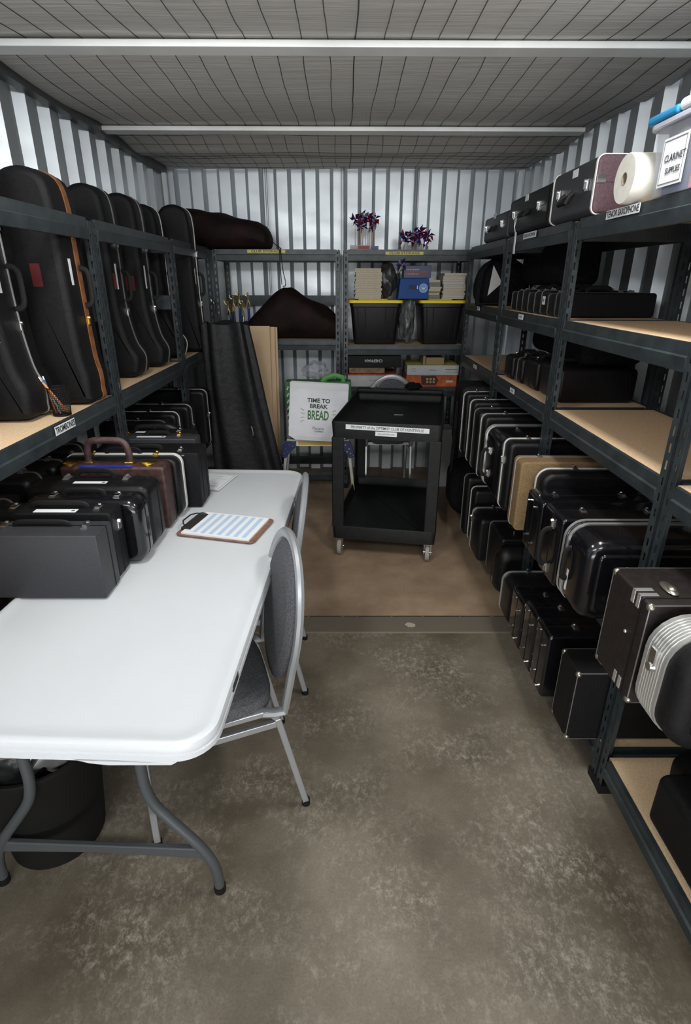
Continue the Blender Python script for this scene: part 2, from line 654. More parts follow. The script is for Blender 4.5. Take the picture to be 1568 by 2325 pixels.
def slotted(mb, plane, sgn):
    def bx(a0, a1, z0, z1):
        a0, a1 = a0 * sgn, a1 * sgn
        if plane == 'y':
            mb.box(a0, a1, 0, 0.002, z0, z1)
        else:
            mb.box(0, 0.002 * sgn, abs(a0), abs(a1), z0, z1)
    bx(0, 0.012, 0.0, 1.83)
    bx(0.022, PW, 0.0, 1.83)
    z = 0.0
    while z < 1.82:
        bx(0.012, 0.022, z, min(z + 0.021, 1.83))
        z += 0.047


POST = {}
for sg in (1, -1):
    mb = MB()
    slotted(mb, 'y', sg)
    slotted(mb, 'x', sg)
    POST[sg] = mb.mesh('post', STEEL)
capm = MB().box(-0.004, 0.040, -0.004, 0.040, 0.0, 0.035).mesh('foot_cap', BLACKR)
BEAMS, BOARDS, SIDES = {}, {}, {}


def beam_mesh(Wd):
    k = round(Wd, 3)
    if k not in BEAMS:
        mb = MB()
        mb.prism([(0.003, 0), (0.003, -0.033), (-0.004, -0.037), (0.001, -0.074), (0.016, -0.074), (0.016, 0)], 'x', PW + 0.0005, Wd - PW - 0.0005)
        BEAMS[k] = mb.mesh('beam', STEEL)
    return BEAMS[k]


def rack(label, loc, rz, Wd, D, levels, group='steel shelving units'):
    t = thing('shelving_unit', label, 'shelving', loc, rz, group)
    for x, y, sg, fl_ in ((0, 0, 1, 0), (Wd, 0, -1, 0), (0, D, -1, 1), (Wd, D, 1, 1)):
        p = put('post', POST[sg], t, (x, y, 0), (0, 0, PI if fl_ else 0))
        q = put('foot_cap', capm, p, (0 if sg > 0 else -0.036, 0, 0))
    for z, board in levels:
        put('front_beam', beam_mesh(Wd), t, (0, 0, z))
        put('back_beam', beam_mesh(Wd), t, (Wd, D, z), (0, 0, PI))
        for x in (0.004, Wd - 0.018):
            k = round(D, 3)
            if k not in SIDES:
                SIDES[k] = MB().box(0, 0.014, PW + 0.001, D - PW - 0.001, -0.074, -0.036).box(0.002, 0.012, PW + 0.001, D - PW - 0.001, -0.036, 0).mesh('side_beam', STEEL)
            put('side_beam', SIDES[k], t, (x, 0, z))
        if board:
            bk = (round(Wd, 3), round(D, 3))
            if bk not in BOARDS:
                BOARDS[bk] = MB().box(0.0195, Wd - 0.0195, 0.0175, D - 0.0175, -0.014, -0.001).mesh('shelf_board', BOARD)
            put('shelf_board', BOARDS[bk], t, (0, 0, z))
    return t


def rack_label(t, x, z, wd, hh, s, m=WHITEP, size=None, sx=1.0, y=-0.0045, ink=INK, bold=0.0):
    o = MB().box(-wd / 2, wd / 2, -0.0006, 0.0006, -hh / 2, hh / 2).build('shelf_label', m, t, loc=(x, y, z))
    if s:
        lettering(s, size or hh * 0.8, ink, o, (0, -0.0010, 0), sx=sx, bold=bold)
    return o


# right hand run: local x runs toward the camera, front faces the aisle (-x)
DR = 0.46
R4 = rack('dark steel shelving unit nearest the camera on the right, feet on the concrete', (0.88, 1.405, 0), -PI / 2, 0.93, DR, [(0.145, 1), (0.61, 1), (1.12, 1), (1.48, 1), (1.84, 1)])
R3 = rack('right-hand shelving unit carrying the TENOR SAXOPHONE label, with two bare tan shelves', (0.88, 2.345, 0), -PI / 2, 0.93, DR, [(0.145, 1), (0.61, 1), (1.12, 1), (1.48, 1), (1.84, 1)])
R2 = rack('right-hand shelving unit holding the row of small black cases at eye height', (0.88, 3.29, 0), -PI / 2, 0.93, DR, [(0.145, 1), (0.61, 1), (1.12, 1), (1.48, 1), (1.84, 1)])
R1 = rack('farthest shelving unit on the right, with the black backpack on it', (0.88, 4.235, 0), -PI / 2, 0.93, DR, [(0.145, 1), (0.61, 1), (1.12, 1), (1.48, 1), (1.84, 1)])
lb = rack_label(R3, 2.345 - 1.957, 1.826, 0.225, 0.026, 'TENOR SAXOPHONE', size=0.027, sx=0.84, bold=0.0004)
rack_label(R2, 3.29 - 2.89, 1.825, 0.19, 0.026, 'TENOR SAXOPHONE', size=0.022, sx=0.84)
rack_label(R2, 3.29 - 2.875, 1.462, 0.075, 0.024, 'FLUTE', size=0.014)
rack_label(R2, 3.29 - 2.875, 1.100, 0.075, 0.024, 'FLUTE', size=0.014)
rack_label(R1, 4.235 - 3.80, 1.462, 0.07, 0.024, 'FLUTE', size=0.012)
rack_label(R1, 4.235 - 3.75, 1.100, 0.09, 0.024, 'FLUTE', size=0.012)
# left hand run: local x runs away from the camera, front faces +x
DL = 0.40
XLF = -0.958
L1 = rack('left-hand shelving unit nearest the camera, labelled TROMBONES', (XLF, 0.80, 0), PI / 2, 1.55, DL, [(0.61, 1), (1.178, 1), (1.84, 0)])
L2 = rack('middle shelving unit on the left, behind the row of cases on the table', (XLF, 2.365, 0), PI / 2, 1.03, DL, [(0.145, 1), (0.61, 1), (1.178, 1), (1.84, 0)])
L3 = rack('farthest shelving unit on the left, beside the tall black cloth bag', (XLF, 3.41, 0), PI / 2, 0.93, DL, [(0.145, 1), (0.61, 1), (1.178, 1), (1.84, 0)])
for t, xs in ((L1, (1.532,)), (L2, (0.004, 1.012)), (L3, (0.004,))):
    for x in xs:
        put('side_beam', SIDES[round(DL, 3)], t, (x, 0, 1.545))
rack_label(L1, 1.857 - 0.80, 1.160, 0.142, 0.030, 'TROMBONES', size=0.029, sx=0.80, bold=0.0005)
# back run
B1 = rack('left unit of the back shelving, a long dark bag lying across its top', (-0.955, 4.40, 0), 0, 0.93, DR, [(0.145, 0), (1.205, 1), (1.835, 1)])
put('back_beam', beam_mesh(0.93), B1, (0.93, DR, 1.515), (0, 0, PI))
B2 = rack('right unit of the back shelving, holding the two totes with yellow lids', (0.0, 4.40, 0), 0, 0.945, DR, [(0.85, 1), (1.17, 1), (1.835, 1)])
rack_label(B1, 0.955 - 0.558, 1.821, 0.275, 0.020, 'CLUB STORAGE', YELLOWL, size=0.020, sx=1.55, bold=0.0003)
rack_label(B2, 0.441, 1.811, 0.275, 0.020, 'CLUB STORAGE', YELLOWL, size=0.020, sx=1.55, bold=0.0003)


# ---------------------------------------------------------------- instrument cases
def rrect(wd, h, r, n=5):
    pts = []
    for cx, cz, a0 in ((wd / 2 - r, r, -PI / 2), (wd / 2 - r, h - r, 0), (-wd / 2 + r, h - r, PI / 2), (-wd / 2 + r, r, PI)):
        for k in range(n + 1):
            a = a0 + PI / 2 * k / n
            pts.append((cx + math.cos(a) * r, cz + math.sin(a) * r))
    return pts


def inset(pts, d):
    n = len(pts)
    out = []
    for i in range(n):
        p, q, s = Vector(pts[i - 1]), Vector(pts[i]), Vector(pts[(i + 1) % n])
        e1, e2 = (q - p), (s - q)
        if e1.length < 1e-7:
            e1 = e2
        if e2.length < 1e-7:
            e2 = e1
        e1.normalize()
        e2.normalize()
        n1 = Vector((-e1.y, e1.x))
        n2 = Vector((-e2.y, e2.x))
        nn = n1 + n2
        if nn.length < 1e-5:
            nn = n1
        nn.normalize()
        k = 1 / max(0.5, nn.dot(n1))
        out.append(tuple(q + nn * d * k))
    return out


def shell(mb, pts, y0, y1, p0, p1, seg=4, fan=None):
    rings = []
    for k in range(seg + 1):
        a = PI / 2 * k / seg
        q = inset(pts, p0 * (1 - math.sin(a)))
        rings.append([(x, y0 + p0 * (1 - math.cos(a)), z) for x, z in q])
    for k in range(seg + 1):
        a = PI / 2 * (1 - k / seg)
        q = inset(pts, p1 * (1 - math.sin(a)))
        rings.append([(x, y1 - p1 * (1 - math.cos(a)), z) for x, z in q])
    if fan:      # broad faces of a waisted outline, filled as fans around one inner point
        mb.loft(rings, False, False)
        for ring, y in ((rings[0], y0), (rings[-1], y1)):
            n = len(ring)
            mb.add(list(ring) + [(fan[0], y, fan[1])], [(i, (i + 1) % n, n) for i in range(n)])
        return mb
    return mb.loft(rings)


def band(mb, pts, yc, wd, out):
    a = inset(pts, 0.0005)
    b = inset(pts, -out)
    rings = [[(x, yc + s, z) for x, z in q] for q, s in ((a, -wd / 2), (b, -wd / 2), (b, wd / 2), (a, wd / 2))]
    return mb.loft(rings, False, False, True)


LM = MB()
LM.box(-0.010, 0.010, -0.004, 0.0, -0.018, 0.018)
LM.box(-0.007, 0.007, -0.010, -0.004, -0.012, 0.010)
LM.cyl((0, -0.004, 0.012), (0, -0.012, 0.012), 0.008, 0.006, 10)
LATCH = {'c': LM.mesh('latch', CHROME), 'b': LM.mesh('latch', BRASS), 'd': LM.mesh('latch', DIMTRIM)}
FOOTM = MB().cyl((0, 0, 0), (0, -0.010, 0), 0.0045, 0.006, 8).mesh('metal_foot', CHROME)


def arch(wd, hh, r, n=10, sq=0.45):
    pts = []
    for k in range(n + 1):
        a = PI * k / n
        cx = -math.cos(a)
        sx = abs(cx) ** sq * (1 if cx > 0 else -1)
        pts.append((sx * wd / 2, 0, math.sin(a) ** 0.6 * hh))
    return pts


HAND = {}


def handle_mesh(wd, hh, m):
    k = (wd, hh, m.name)
    if k not in HAND:
        mb = MB()
        mb.tube(arch(wd, hh, 0.006), 0.0055, 8, ry=0.010, up=(0, 1, 0))
        HAND[k] = mb.mesh('handle', m, True)
    return HAND[k]


def fit_on(side, wd, h, p, y):
    # returns location, rotation for a fitting whose outward direction is local -y and whose long axis is local z
    if side == 'L':
        return (-wd / 2, y, p), (0, 0, -PI / 2)
    if side == 'R':
        return (wd / 2, y, p), (0, 0, PI / 2)
    return (p, y, h), (-PI / 2, 0, 0)


def case(label, x0, x1, y0, y1, z0, h, r=0.03, puff=0.02, m=BLACKP, trim=None, tw=0.012, tout=0.003, ys=None, latches=(), lk='c', hnd=None, feet=(), group=None,
         corners=None, rz=0, name='instrument_case', cat='instrument case', tilt=0.0, hm=BLACKR, puff2=None, lz=0, extra=None):
    wd, t = x1 - x0, y1 - y0
    T = thing(name, label, cat, ((x0 + x1) / 2, (y0 + y1) / 2, z0), (0, tilt, rz), group)
    pts = rrect(wd, h, r, 6)
    mb = MB()
    shell(mb, pts, -t / 2, t / 2, puff, puff if puff2 is None else puff2)
    mb.build('body', m, T, smooth=True)
    if ys is None:
        ys = [0.0]
    for s in ys:
        mb = MB()
        band(mb, pts, s, tw if trim else 0.004, tout if trim else 0.0012)
        mb.build('trim' if trim else 'seam', trim or BLACKR, T, smooth=True)
    for side, p in latches:
        l, ro = fit_on(side, wd, h, p, ys[0] + lz)
        o = put('latch', LATCH[lk], T, l, ro)
        if side == 'T':
            o.rotation_euler = (-PI / 2, 0, 0)
    if hnd:
        side, p, hw, hh = hnd
        me = handle_mesh(hw, hh, hm)
        if side == 'T':
            put('handle', me, T, (p, ys[0] + lz, h + 0.001))
        elif side == 'L':
            put('handle', me, T, (-wd / 2 - 0.001, ys[0] + lz, p), (0, -PI / 2, 0))
        else:
            put('handle', me, T, (wd / 2 + 0.001, ys[0] + lz, p), (0, PI / 2, 0))
    for side, p, yy in feet:
        l, ro = fit_on(side, wd, h, p, yy)
        put('metal_foot', FOOTM, T, l, ro)
    if corners:
        for sx in (-1, 1):
            for sy in (-1, 1):
                for zz in (0.008, h - 0.008):
                    c = MB()
                    c.sph((sx * (wd / 2 - 0.0065), sy * (t / 2 - 0.0065), zz), 0.0108, 10, 6)
                    c.build('corner_cap', corners, T, smooth=True)
        for sy in (-1, 1):
            e = MB()
            e.tube([(x, sy * (t / 2 - 0.001), z) for x, z in inset(pts, 0.001)], 0.0018, 5, closed=True)
            e.build('edge_piping', DIMTRIM, T)
    if extra:
        extra(T, wd, h, t)
    return T


def stick(T, x, y, z, wd, hh, face='front', m=WHITEP, s=None, size=0.01, rot=0):
    """thin sticker on a case"""
    ro = {'front': (0, 0, 0), 'left': (0, 0, -PI / 2), 'right': (0, 0, PI / 2), 'top': (-PI / 2, 0, 0)}[face]
    o = MB().box(-wd / 2, wd / 2, -0.0009, 0, -hh / 2, hh / 2).build('sticker', m, T, loc=(x, y, z), rot=ro)
    if s:
        lettering(s, size, INK, o, (0, -0.0013, 0), rot=(PI / 2, 0, 0))
    return o


WR = 'cases on the right-hand middle shelf'
LR = 'cases on the right-hand bottom shelf'
# ---- upper row, right (resting on the 0.61 shelf and jutting into the aisle)


def brackets(T, wd, h, t):
    for k in (-0.045, -0.020):
        b = MB()
        b.box(-wd / 2 - 0.002, -wd / 2 + 0.0005, k - 0.007, k + 0.007, h - 0.035, h + 0.002)
        b.box(-wd / 2 - 0.002, -wd / 2 + 0.045, k - 0.007, k + 0.007, h - 0.0005, h + 0.002)
        b.build('bracket', SILV, T, bevel=0.001)
        b = MB()
        b.box(-wd / 2 - 0.002, -wd / 2 + 0.0005, k - 0.007, k + 0.007, 0.01, 0.045)
        b.build('bracket', SILV, T, bevel=0.001)
    b = MB()
    b.sph((-wd / 2 + 0.085, -0.02, h + 0.004), 0.03, 12, 6, (0.55, 1.2, 0.22))
    b.sph((-wd / 2 + 0.085, -0.03, h + 0.010), 0.012, 10, 6, (0.9, 1.3, 0.5))
    b.build('lock_plate', NICKEL, T, smooth=True)
    MB().cyl((-wd / 2, -0.02, h * 0.58), (-wd / 2 - 0.003, -0.02, h * 0.58), 0.005, 0.004, 10).build('metal_foot', SILV, T)


case('large dark brown box case with metal corners, on the nearest right-hand middle shelf', 0.735, 1.25, 1.125, 1.315, 0.612, 0.295, 0.008, 0.004, BROWNB, ys=[-0.062],
     corners=NICKEL, group=WR, extra=brackets)


def ribs(T, wd, h, t):
    pts = rrect(wd, h, 0.085, 8)
    for k in range(7):
        y = -0.003 + k * 0.0095
        g = MB()
        band(g, inset(pts, -0.004), y, 0.0022, 0.0012)
        g.build('trim_rib', SILV, T)
    b = MB()
    b.box(-wd / 2 - 0.010, -wd / 2 - 0.004, 0.015, 0.037, h * 0.60, h * 0.60 + 0.05)
    b.cyl((-wd / 2 - 0.004, 0.026, h * 0.60), (-wd / 2 - 0.014, 0.026, h * 0.60), 0.015, 0.011, 12)
    b.build('latch', CHROME, T, smooth=True)
    s = MB()
    shell(s, inset(rrect(wd, h, 0.085, 8), 0.045), -t / 2 - 0.010, -t / 2 + 0.02, 0.012, 0.0)
    s.build('raised_panel', BLACKV, T, smooth=True)


case('black moulded case with a wide ribbed aluminium band, nearest on the right-hand middle shelf', 0.735, 1.22, 0.95, 1.115, 0.612, 0.285, 0.085, 0.035, BLACKV, trim=SILV, tw=0.085, tout=0.004, ys=[0.025],
     group=WR, extra=ribs)


def twin(T, wd, h, t):
    s = MB()
    shell(s, inset(rrect(wd, h, 0.06, 8), 0.04), -t / 2 - 0.008, -t / 2 + 0.02, 0.010, 0.0)
    s.build('raised_panel', BLACKG, T, smooth=True)
    for p in ((-0.10, 0.20), (-0.11, 0.07)):
        MB().cyl((p[0], -t / 2 - 0.008, p[1]), (p[0], -t / 2 - 0.012, p[1]), 0.006, 0.004, 10).build('metal_foot', CHROME, T)
    stick(T, -wd / 2 - 0.0002, t / 2 - 0.085, 0.10, 0.012, 0.075, 'left', WHITEP)
    me = handle_mesh(0.11, 0.018, BLACKR)
    put('handle', me, T, (-wd / 2 - 0.001, t / 2 - 0.085, 0.16), (0, -PI / 2, 0))


case('big glossy black case outlined by two white trim bands, middle shelf on the right', 0.74, 1.20, 1.49, 1.68, 0.612, 0.285, 0.06, 0.035, BLACKG, trim=SILV, tw=0.009, ys=[0.075, 0.045], group=WR, extra=twin)
case('glossy black squared case with a dark aisle-side handle, behind the double white-trimmed one', 0.745, 1.20, 1.71, 1.875, 0.612, 0.265, 0.018, 0.010, BLACKG, group=WR,
     hnd=('L', 0.13, 0.14, 0.035), latches=[('L', 0.22), ('L', 0.045), ('T', -0.13), ('T', 0.1)], feet=[('T', 0.18, -0.05)], lz=-0.01)
case('glossy black case, four chrome studs on its aisle end, near the tan case', 0.745, 1.18, 1.91, 2.075, 0.612, 0.245, 0.018, 0.010, BLACKG, group=WR,
     latches=[('T', -0.14), ('T', 0.12)], feet=[('L', 0.21, 0.045), ('L', 0.205, -0.02), ('L', 0.06, 0.045), ('L', 0.05, -0.02), ('T', -0.2, 0)])
case('recessed black case with white rounded trim, tucked in front of the tan case', 0.80, 1.20, 2.085, 2.185, 0.612, 0.300, 0.05, 0.02, BLACKP, trim=WHITRIM, tw=0.011, ys=[0.02], latches=[('T', -0.05)], group=WR)
case('tan fabric covered case with silver edging on the right-hand middle shelf', 0.745, 1.20, 2.195, 2.305, 0.612, 0.315, 0.022, 0.008, TANC, trim=SILV, tw=0.006, ys=[0.02], latches=[('T', -0.13)], group=WR)
case('black case with a white trim line, right behind the tan case', 0.75, 1.20, 2.400, 2.50, 0.612, 0.34, 0.03, 0.02, BLACKP, trim=WHITRIM, tw=0.012, ys=[0.03], latches=[('T', -0.12), ('L', 0.24)], group=WR)
case('deep black case with twin white trim lines, second behind the tan case', 0.745, 1.20, 2.53, 2.84, 0.612, 0.325, 0.05, 0.02, BLACKG, trim=SILV, tw=0.008, ys=[0.125, 0.105], latches=[('T', -0.1), ('L', 0.10), ('L', 0.22)], hnd=('L', 0.16, 0.14, 0.04), group=WR, lz=-0.12)
case('black case with a short white trim line, just behind the deep twin-trimmed case', 0.745, 1.20, 2.86, 2.96, 0.612, 0.355, 0.03, 0.02, BLACKP, trim=SILV, tw=0.009, ys=[0.02], latches=[('T', -0.1)], group=WR)
case('black case with dull metal trim toward the far end of the right middle shelf', 0.745, 1.20, 3.00, 3.13, 0.612, 0.350, 0.03, 0.02, BLACKP, trim=DIMTRIM, tw=0.008, ys=[0.03], latches=[('T', -0.13)], group=WR)
case('black case with bright metal trim near the far end of the right-hand middle shelf', 0.745, 1.20, 3.145, 3.25, 0.612, 0.375, 0.03, 0.02, BLACKP, trim=SILV, tw=0.009, ys=[0.02], latches=[('T', -0.14)], group=WR)
case('black case with thin metal trim, second from the far end of the right-hand middle shelf', 0.745, 1.20, 3.345, 3.44, 0.612, 0.385, 0.03, 0.02, BLACKP, trim=SILV, tw=0.008, ys=[0.02], latches=[('T', -0.15)], group=WR)
t = case('tall black soft case with a loose strap hanging down, farthest on the right middle shelf', 0.74, 1.2, 3.48, 3.70, 0.612, 0.41, 0.05, 0.03, BLACKV, ys=[0.0], group=WR)
MB().tube([(-0.235, -0.05, 0.30), (-0.24, -0.06, 0.10), (-0.245, -0.055, -0.12), (-0.24, -0.05, -0.22)], 0.004, 6, ry=0.012, up=(0, 1, 0)).build('strap', BLACKC, t)


# ---- lower row, right (on the bottom shelf)
def lockp(T, wd, h, t):
    b = MB()
    b.sph((-wd / 2 + 0.11, -0.01, h + 0.003), 0.026, 12, 6, (0.7, 1.1, 0.22))
    b.sph((-wd / 2 + 0.11, -0.02, h + 0.009), 0.011, 10, 6, (0.9, 1.2, 0.5))
    b.build('lock_plate', NICKEL, T, smooth=True)


case('black box case with metal corner caps and light piping, nearest on the right-hand bottom shelf', 0.775, 1.21, 1.465, 1.60, 0.147, 0.282, 0.008, 0.004, BLACKV, ys=[-0.035], corners=NICKEL, group=LR, extra=lockp)
gl = dict(r=0.018, puff=0.010, m=BLACKG, group=LR, latches=[('T', -0.10)], lz=-0.01)
for lab, xa, ya, yb, hh in (('glossy black studded case directly behind the metal-cornered box on the bottom shelf', 0.752, 1.672, 1.800, 0.280),
                            ('glossy black studded case, middle one of three on the right-hand bottom shelf', 0.752, 1.812, 1.945, 0.272),
                            ('glossy black studded case, farthest of the three on the right-hand bottom shelf', 0.752, 1.965, 2.115, 0.235)):
    case(lab, xa, xa + 0.43, ya, yb, 0.147, hh, feet=[('L', hh - 0.03, 0.03), ('L', hh - 0.06, -0.03), ('L', 0.06, 0.03), ('L', 0.035, -0.03)], **gl)
case('black case with a bright white trim arch, directly behind the three studded cases', 0.755, 1.19, 2.135, 2.30, 0.147, 0.215, 0.04, 0.03, BLACKP, trim=SILV, tw=0.011, ys=[0.06], latches=[('T', -0.10)], group=LR)
case('round-shouldered plain black case on the right-hand bottom shelf', 0.76, 1.19, 2.40, 2.495, 0.147, 0.26, 0.07, 0.05, BLACKP, ys=[0.04], feet=[('T', -0.03, -0.06)], group=LR)
case('black case with a thin grey trim line and latches, middle of the right-hand bottom shelf', 0.80, 1.19, 2.505, 2.765, 0.147, 0.275, 0.02, 0.012, BLACKP, trim=DIMTRIM, tw=0.007, ys=[0.10], latches=[('T', -0.08), ('T', 0.0)], feet=[('T', -0.11, -0.05)], group=LR)
case('black case with thick white trim, beside the trolley on the right-hand bottom shelf', 0.755, 1.19, 2.78, 3.00, 0.147, 0.262, 0.03, 0.02, BLACKP, trim=SILV, tw=0.012, ys=[0.07], latches=[('T', -0.10), ('L', 0.2)], group=LR)
case('black case with pale shoulder trim, behind the thick white-trimmed one on the bottom shelf', 0.77, 1.19, 3.02, 3.13, 0.147, 0.345, 0.03, 0.02, BLACKP, trim=WHITRIM, tw=0.008, ys=[0.02], group=LR)
case('black case with a faint trim line, next to the rounded bag on the bottom shelf', 0.75, 1.19, 3.14, 3.25, 0.147, 0.385, 0.03, 0.02, BLACKP, trim=DIMTRIM, tw=0.005, ys=[0.02], latches=[('T', -0.1)], group=LR)
case('soft rounded black bag at the far end of the right-hand bottom shelf', 0.72, 1.15, 3.40, 3.72, 0.147, 0.36, 0.11, 0.09, BLACKC, ys=[0.03], name='soft_bag', cat='bag', group=LR)

# ---- bottom shelf nearest the camera
case('black soft case with a shiny clasp, on the bottom shelf nearest the camera', 0.902, 1.28, 0.62, 1.160, 0.147, 0.185, 0.03, 0.02, BLACKV, ys=[-0.10], latches=[('T', -0.06)], lk='d', group=LR,
     extra=lambda T, wd, h, t: MB().sph((-0.07, 0.12, h + 0.01), 0.045, 12, 6, (1.2, 0.8, 0.5)).build('clasp', BLACKG, T, smooth=True))
case('low rounded black case behind the clasped one on the nearest bottom shelf', 1.03, 1.32, 1.16, 1.30, 0.147, 0.13, 0.05, 0.03, BLACKV, group=LR)

# ---- shelf with nothing but its edge showing at the right frame edge
case('black case at the right edge, on the shelf above the brown box case', 0.96, 1.30, 0.95, 1.30, 1.121, 0.24, 0.05, 0.03, BLACKC, group='cases on the upper right-hand shelves')

# ---- small cases in rows
UG = 'small black cases in a row on the right-hand upper shelf'
posw = ['farthest', 'second from the far end', 'third from the far end', 'fourth from the far end', 'fifth from the far end', 'carrying a white numbered sticker', 'second from the near end', 'nearest']
for k in range(8):
    y1 = 3.245 - k * 0.096
    t = case('slim black case with dull edging in the upper right-hand row, %s' % posw[k], 0.925, 1.325, y1 - 0.086, y1, 1.481, 0.092 + 0.006 * (k % 3), 0.014, 0.008, BLACKV, trim=DIMTRIM, tw=0.007, tout=0.0015,
             ys=[0.03], latches=[('T', -0.15), ('T', 0.12)], lk='d', hnd=('T', -0.02, 0.1, 0.018), group=UG)
    if k == 5:
        stick(t, -0.2002, -0.005, 0.062, 0.034, 0.036, 'left', WHITEP, '40', 0.022)
t = case('big black soft case lying over the far end of the upper row of slim cases', 1.07, 1.28, 2.98, 3.62, 1.605, 0.20, 0.04, 0.03, BLACKC, name='soft_case', group=None)
MG = 'black cases in the lower right-hand row'
posl = ['farthest', 'with brass coloured edging', 'second from the near end', 'nearest and widest']
for k, (ya, yb, hh, tr) in enumerate(((3.10, 3.24, 0.125, None), (2.96, 3.09, 0.13, DIMTRIM), (2.75, 2.94, 0.14, None), (2.46, 2.72, 0.15, None))):
    case('black moulded case with chrome clasps in the lower right-hand row, %s' % posl[k], 0.925 + 0.01 * k, 1.30, ya, yb, 1.121, hh, 0.025, 0.015, BLACKP, trim=tr, tw=0.009, tout=0.002,
         latches=[('T', -0.14), ('T', -0.02), ('T', 0.12)], hnd=('T', -0.08, 0.08, 0.02), group=MG)
case('large black soft bag piled on the lower right-hand row of cases', 1.05, 1.34, 2.50, 3.22, 1.275, 0.12, 0.05, 0.04, BLACKC, name='soft_bag', cat='bag')

# ---- saxophone cases on top
SG = 'saxophone cases on top of the right-hand shelving'
t = case('grey saxophone case with burgundy end and white trim, beside the paper towel roll', 0.862, 1.235, 2.165, 2.60, 1.842, 0.178, 0.022, 0.010, BURG, trim=WHITRIM, tw=0.010, tout=0.003, ys=[-0.206, 0.206], group=SG)
s = MB()
shell(s, inset(rrect(0.373, 0.178, 0.022, 6), -0.0008), -0.196, 0.196, 0.0, 0.0)
s.build('side_panel', GREYV, t, smooth=True)['label'] = 'grey vinyl sides'
for yy in (-0.15, 0.12):
    put('latch', LATCH['c'], t, (-0.189, yy, 0.095), (0, 0, -PI / 2))
MB().tube([(-0.19, -0.03, 0.085), (-0.205, -0.03, 0.075), (-0.212, -0.03, 0.055), (-0.212, 0.05, 0.055), (-0.205, 0.05, 0.075), (-0.19, 0.05, 0.085)], 0.009, 8).build('handle', BLACKR, t, smooth=True)
stick(t, -0.1885, -0.02, 0.150, 0.05, 0.026, 'left', WHITEP)
b = MB().box(-0.03, 0.0, -0.002, 0.0, -0.012, 0.012)
b.build('latch', CHROME, t, loc=(-0.155, -0.2185, 0.105))
MB().box(-0.17, 0.17, -0.0008, 0.0, -0.001, 0.001).build('seam', INK, t, loc=(0, -0.2180, 0.096))


def side_latches(yl, hz, hy):
    def fn(T, wd, h, t):
        for yy in yl:
            put('latch', LATCH['c'], T, (-wd / 2 - 0.0002, yy, hz), (0, 0, -PI / 2))
        MB().tube([(-wd / 2, hy - 0.05, hz), (-wd / 2 - 0.02, hy - 0.04, hz - 0.02), (-wd / 2 - 0.02, hy + 0.04, hz - 0.02), (-wd / 2, hy + 0.05, hz)], 0.008, 8).build('handle', BLACKR, T, smooth=True)
        MB().box(-wd / 2 - 0.0012, -wd / 2 + 0.001, -t / 2 + 0.01, t / 2 - 0.01, hz - 0.002, hz + 0.001).build('seam', BLACKR, T)
        stick(T, -wd / 2 - 0.0004, hy, hz + 0.055, 0.05, 0.026, 'left', WHITEP)
    return fn


t = case('black saxophone case with chrome latches and a white paper tag, in the middle on top', 0.865, 1.235, 2.64, 3.24, 1.842, 0.165, 0.020, 0.010, BLACKV, ys=[-0.285], group=SG, extra=side_latches((-0.18, 0.2), 0.09, 0.02))
case('grey saxophone case farthest back on top of the right-hand shelving', 0.875, 1.22, 3.31, 3.82, 1.842, 0.135, 0.020, 0.010, GREYV, ys=[0.24], group=SG, extra=side_latches((-0.16, 0.2), 0.075, 0.02))
tg = thing('hanging_tag', 'white paper strip hanging by a loop of string from a black saxophone case handle', 'tag', (0.852, 3.03, 1.905))
MB().tube([(-0.008, -0.004, 0.0), (-0.012, 0.0, -0.035), (-0.004, 0.004, -0.062), (-0.012, 0.01, -0.03), (-0.010, 0.012, 0.0)], 0.0015, 5).build('string', WHITEP, tg)
MB().box(-0.006, -0.004, -0.016, 0.008, -0.155, -0.060).build('paper_strip', WHITEP, tg)

# paper towel roll
t = thing('paper_towel_roll', 'white paper towel roll lying on top of the right-hand shelving', 'paper towel', (0.850, 1.924, 1.842 + 0.068))
rings = []
n = 40
for x, r in ((0.0, 0.018), (0.0, 0.066), (0.004, 0.068), (0.22, 0.068), (0.22, 0.018)):
    rings.append([(x, math.cos(2 * PI * k / n) * r, math.sin(2 * PI * k / n) * r) for k in range(n)])
MB().loft(rings, False, False, True).build('paper', WHITETUBE, t, smooth=True)
rings = []
for x, r in ((-0.0005, 0.0155), (-0.0005, 0.0178), (0.219, 0.0178), (0.219, 0.0155)):
    rings.append([(x, math.cos(2 * PI * k / 24) * r, math.sin(2 * PI * k / 24) * r) for k in range(24)])
MB().loft(rings, False, False, True).build('cardboard_core', mat('core_card', (0.25, 0.2, 0.15), 0.9), t, smooth=True)

# clear plastic bin
t = thing('storage_bin', 'clear plastic bin with a CLARINET SUPPLIES note, on top of the right shelving', 'storage bin', (1.04, 1.595, 1.842))
mb = MB()
rings = []
for z, k in ((0.001, 0.93), (0.165, 1.0)):
    rings.append([(p[0] * k, (p[1] - 0.24) * k, z) for p in rrect(0.34, 0.48, 0.03, 4)])
inner = [[(p[0] * 0.985, p[1] * 0.988, p[2] + (0.003 if i == 0 else 0)) for p in rings[i]] for i in (1, 0)]
mb.loft([rings[0], rings[1], inner[0], inner[1]])
mb.build('tub', BIN, t, smooth=True)
pts = [(p[0], p[1] - 0.25) for p in rrect(0.365, 0.50, 0.035, 5)]
mb = MB()
mb.prism(pts, 'z', 0.165, 0.180)
mb.prism([(a * 0.93, b * 0.93) for a, b in pts], 'z', 0.180, 0.192)
mb.build('lid', mat('grey_clear_lid', (0.50, 0.52, 0.60), 0.25, alpha=0.75), t, bevel=0.003)
mb = MB()
mb.box(-0.186, -0.10, 0.10, 0.252, 0.181, 0.203)
mb.build('lid_clip', BLUELID, t, bevel=0.008, seg=3)
mb = MB()
mb.box(-0.186, -0.10, -0.10, 0.095, 0.183, 0.210)
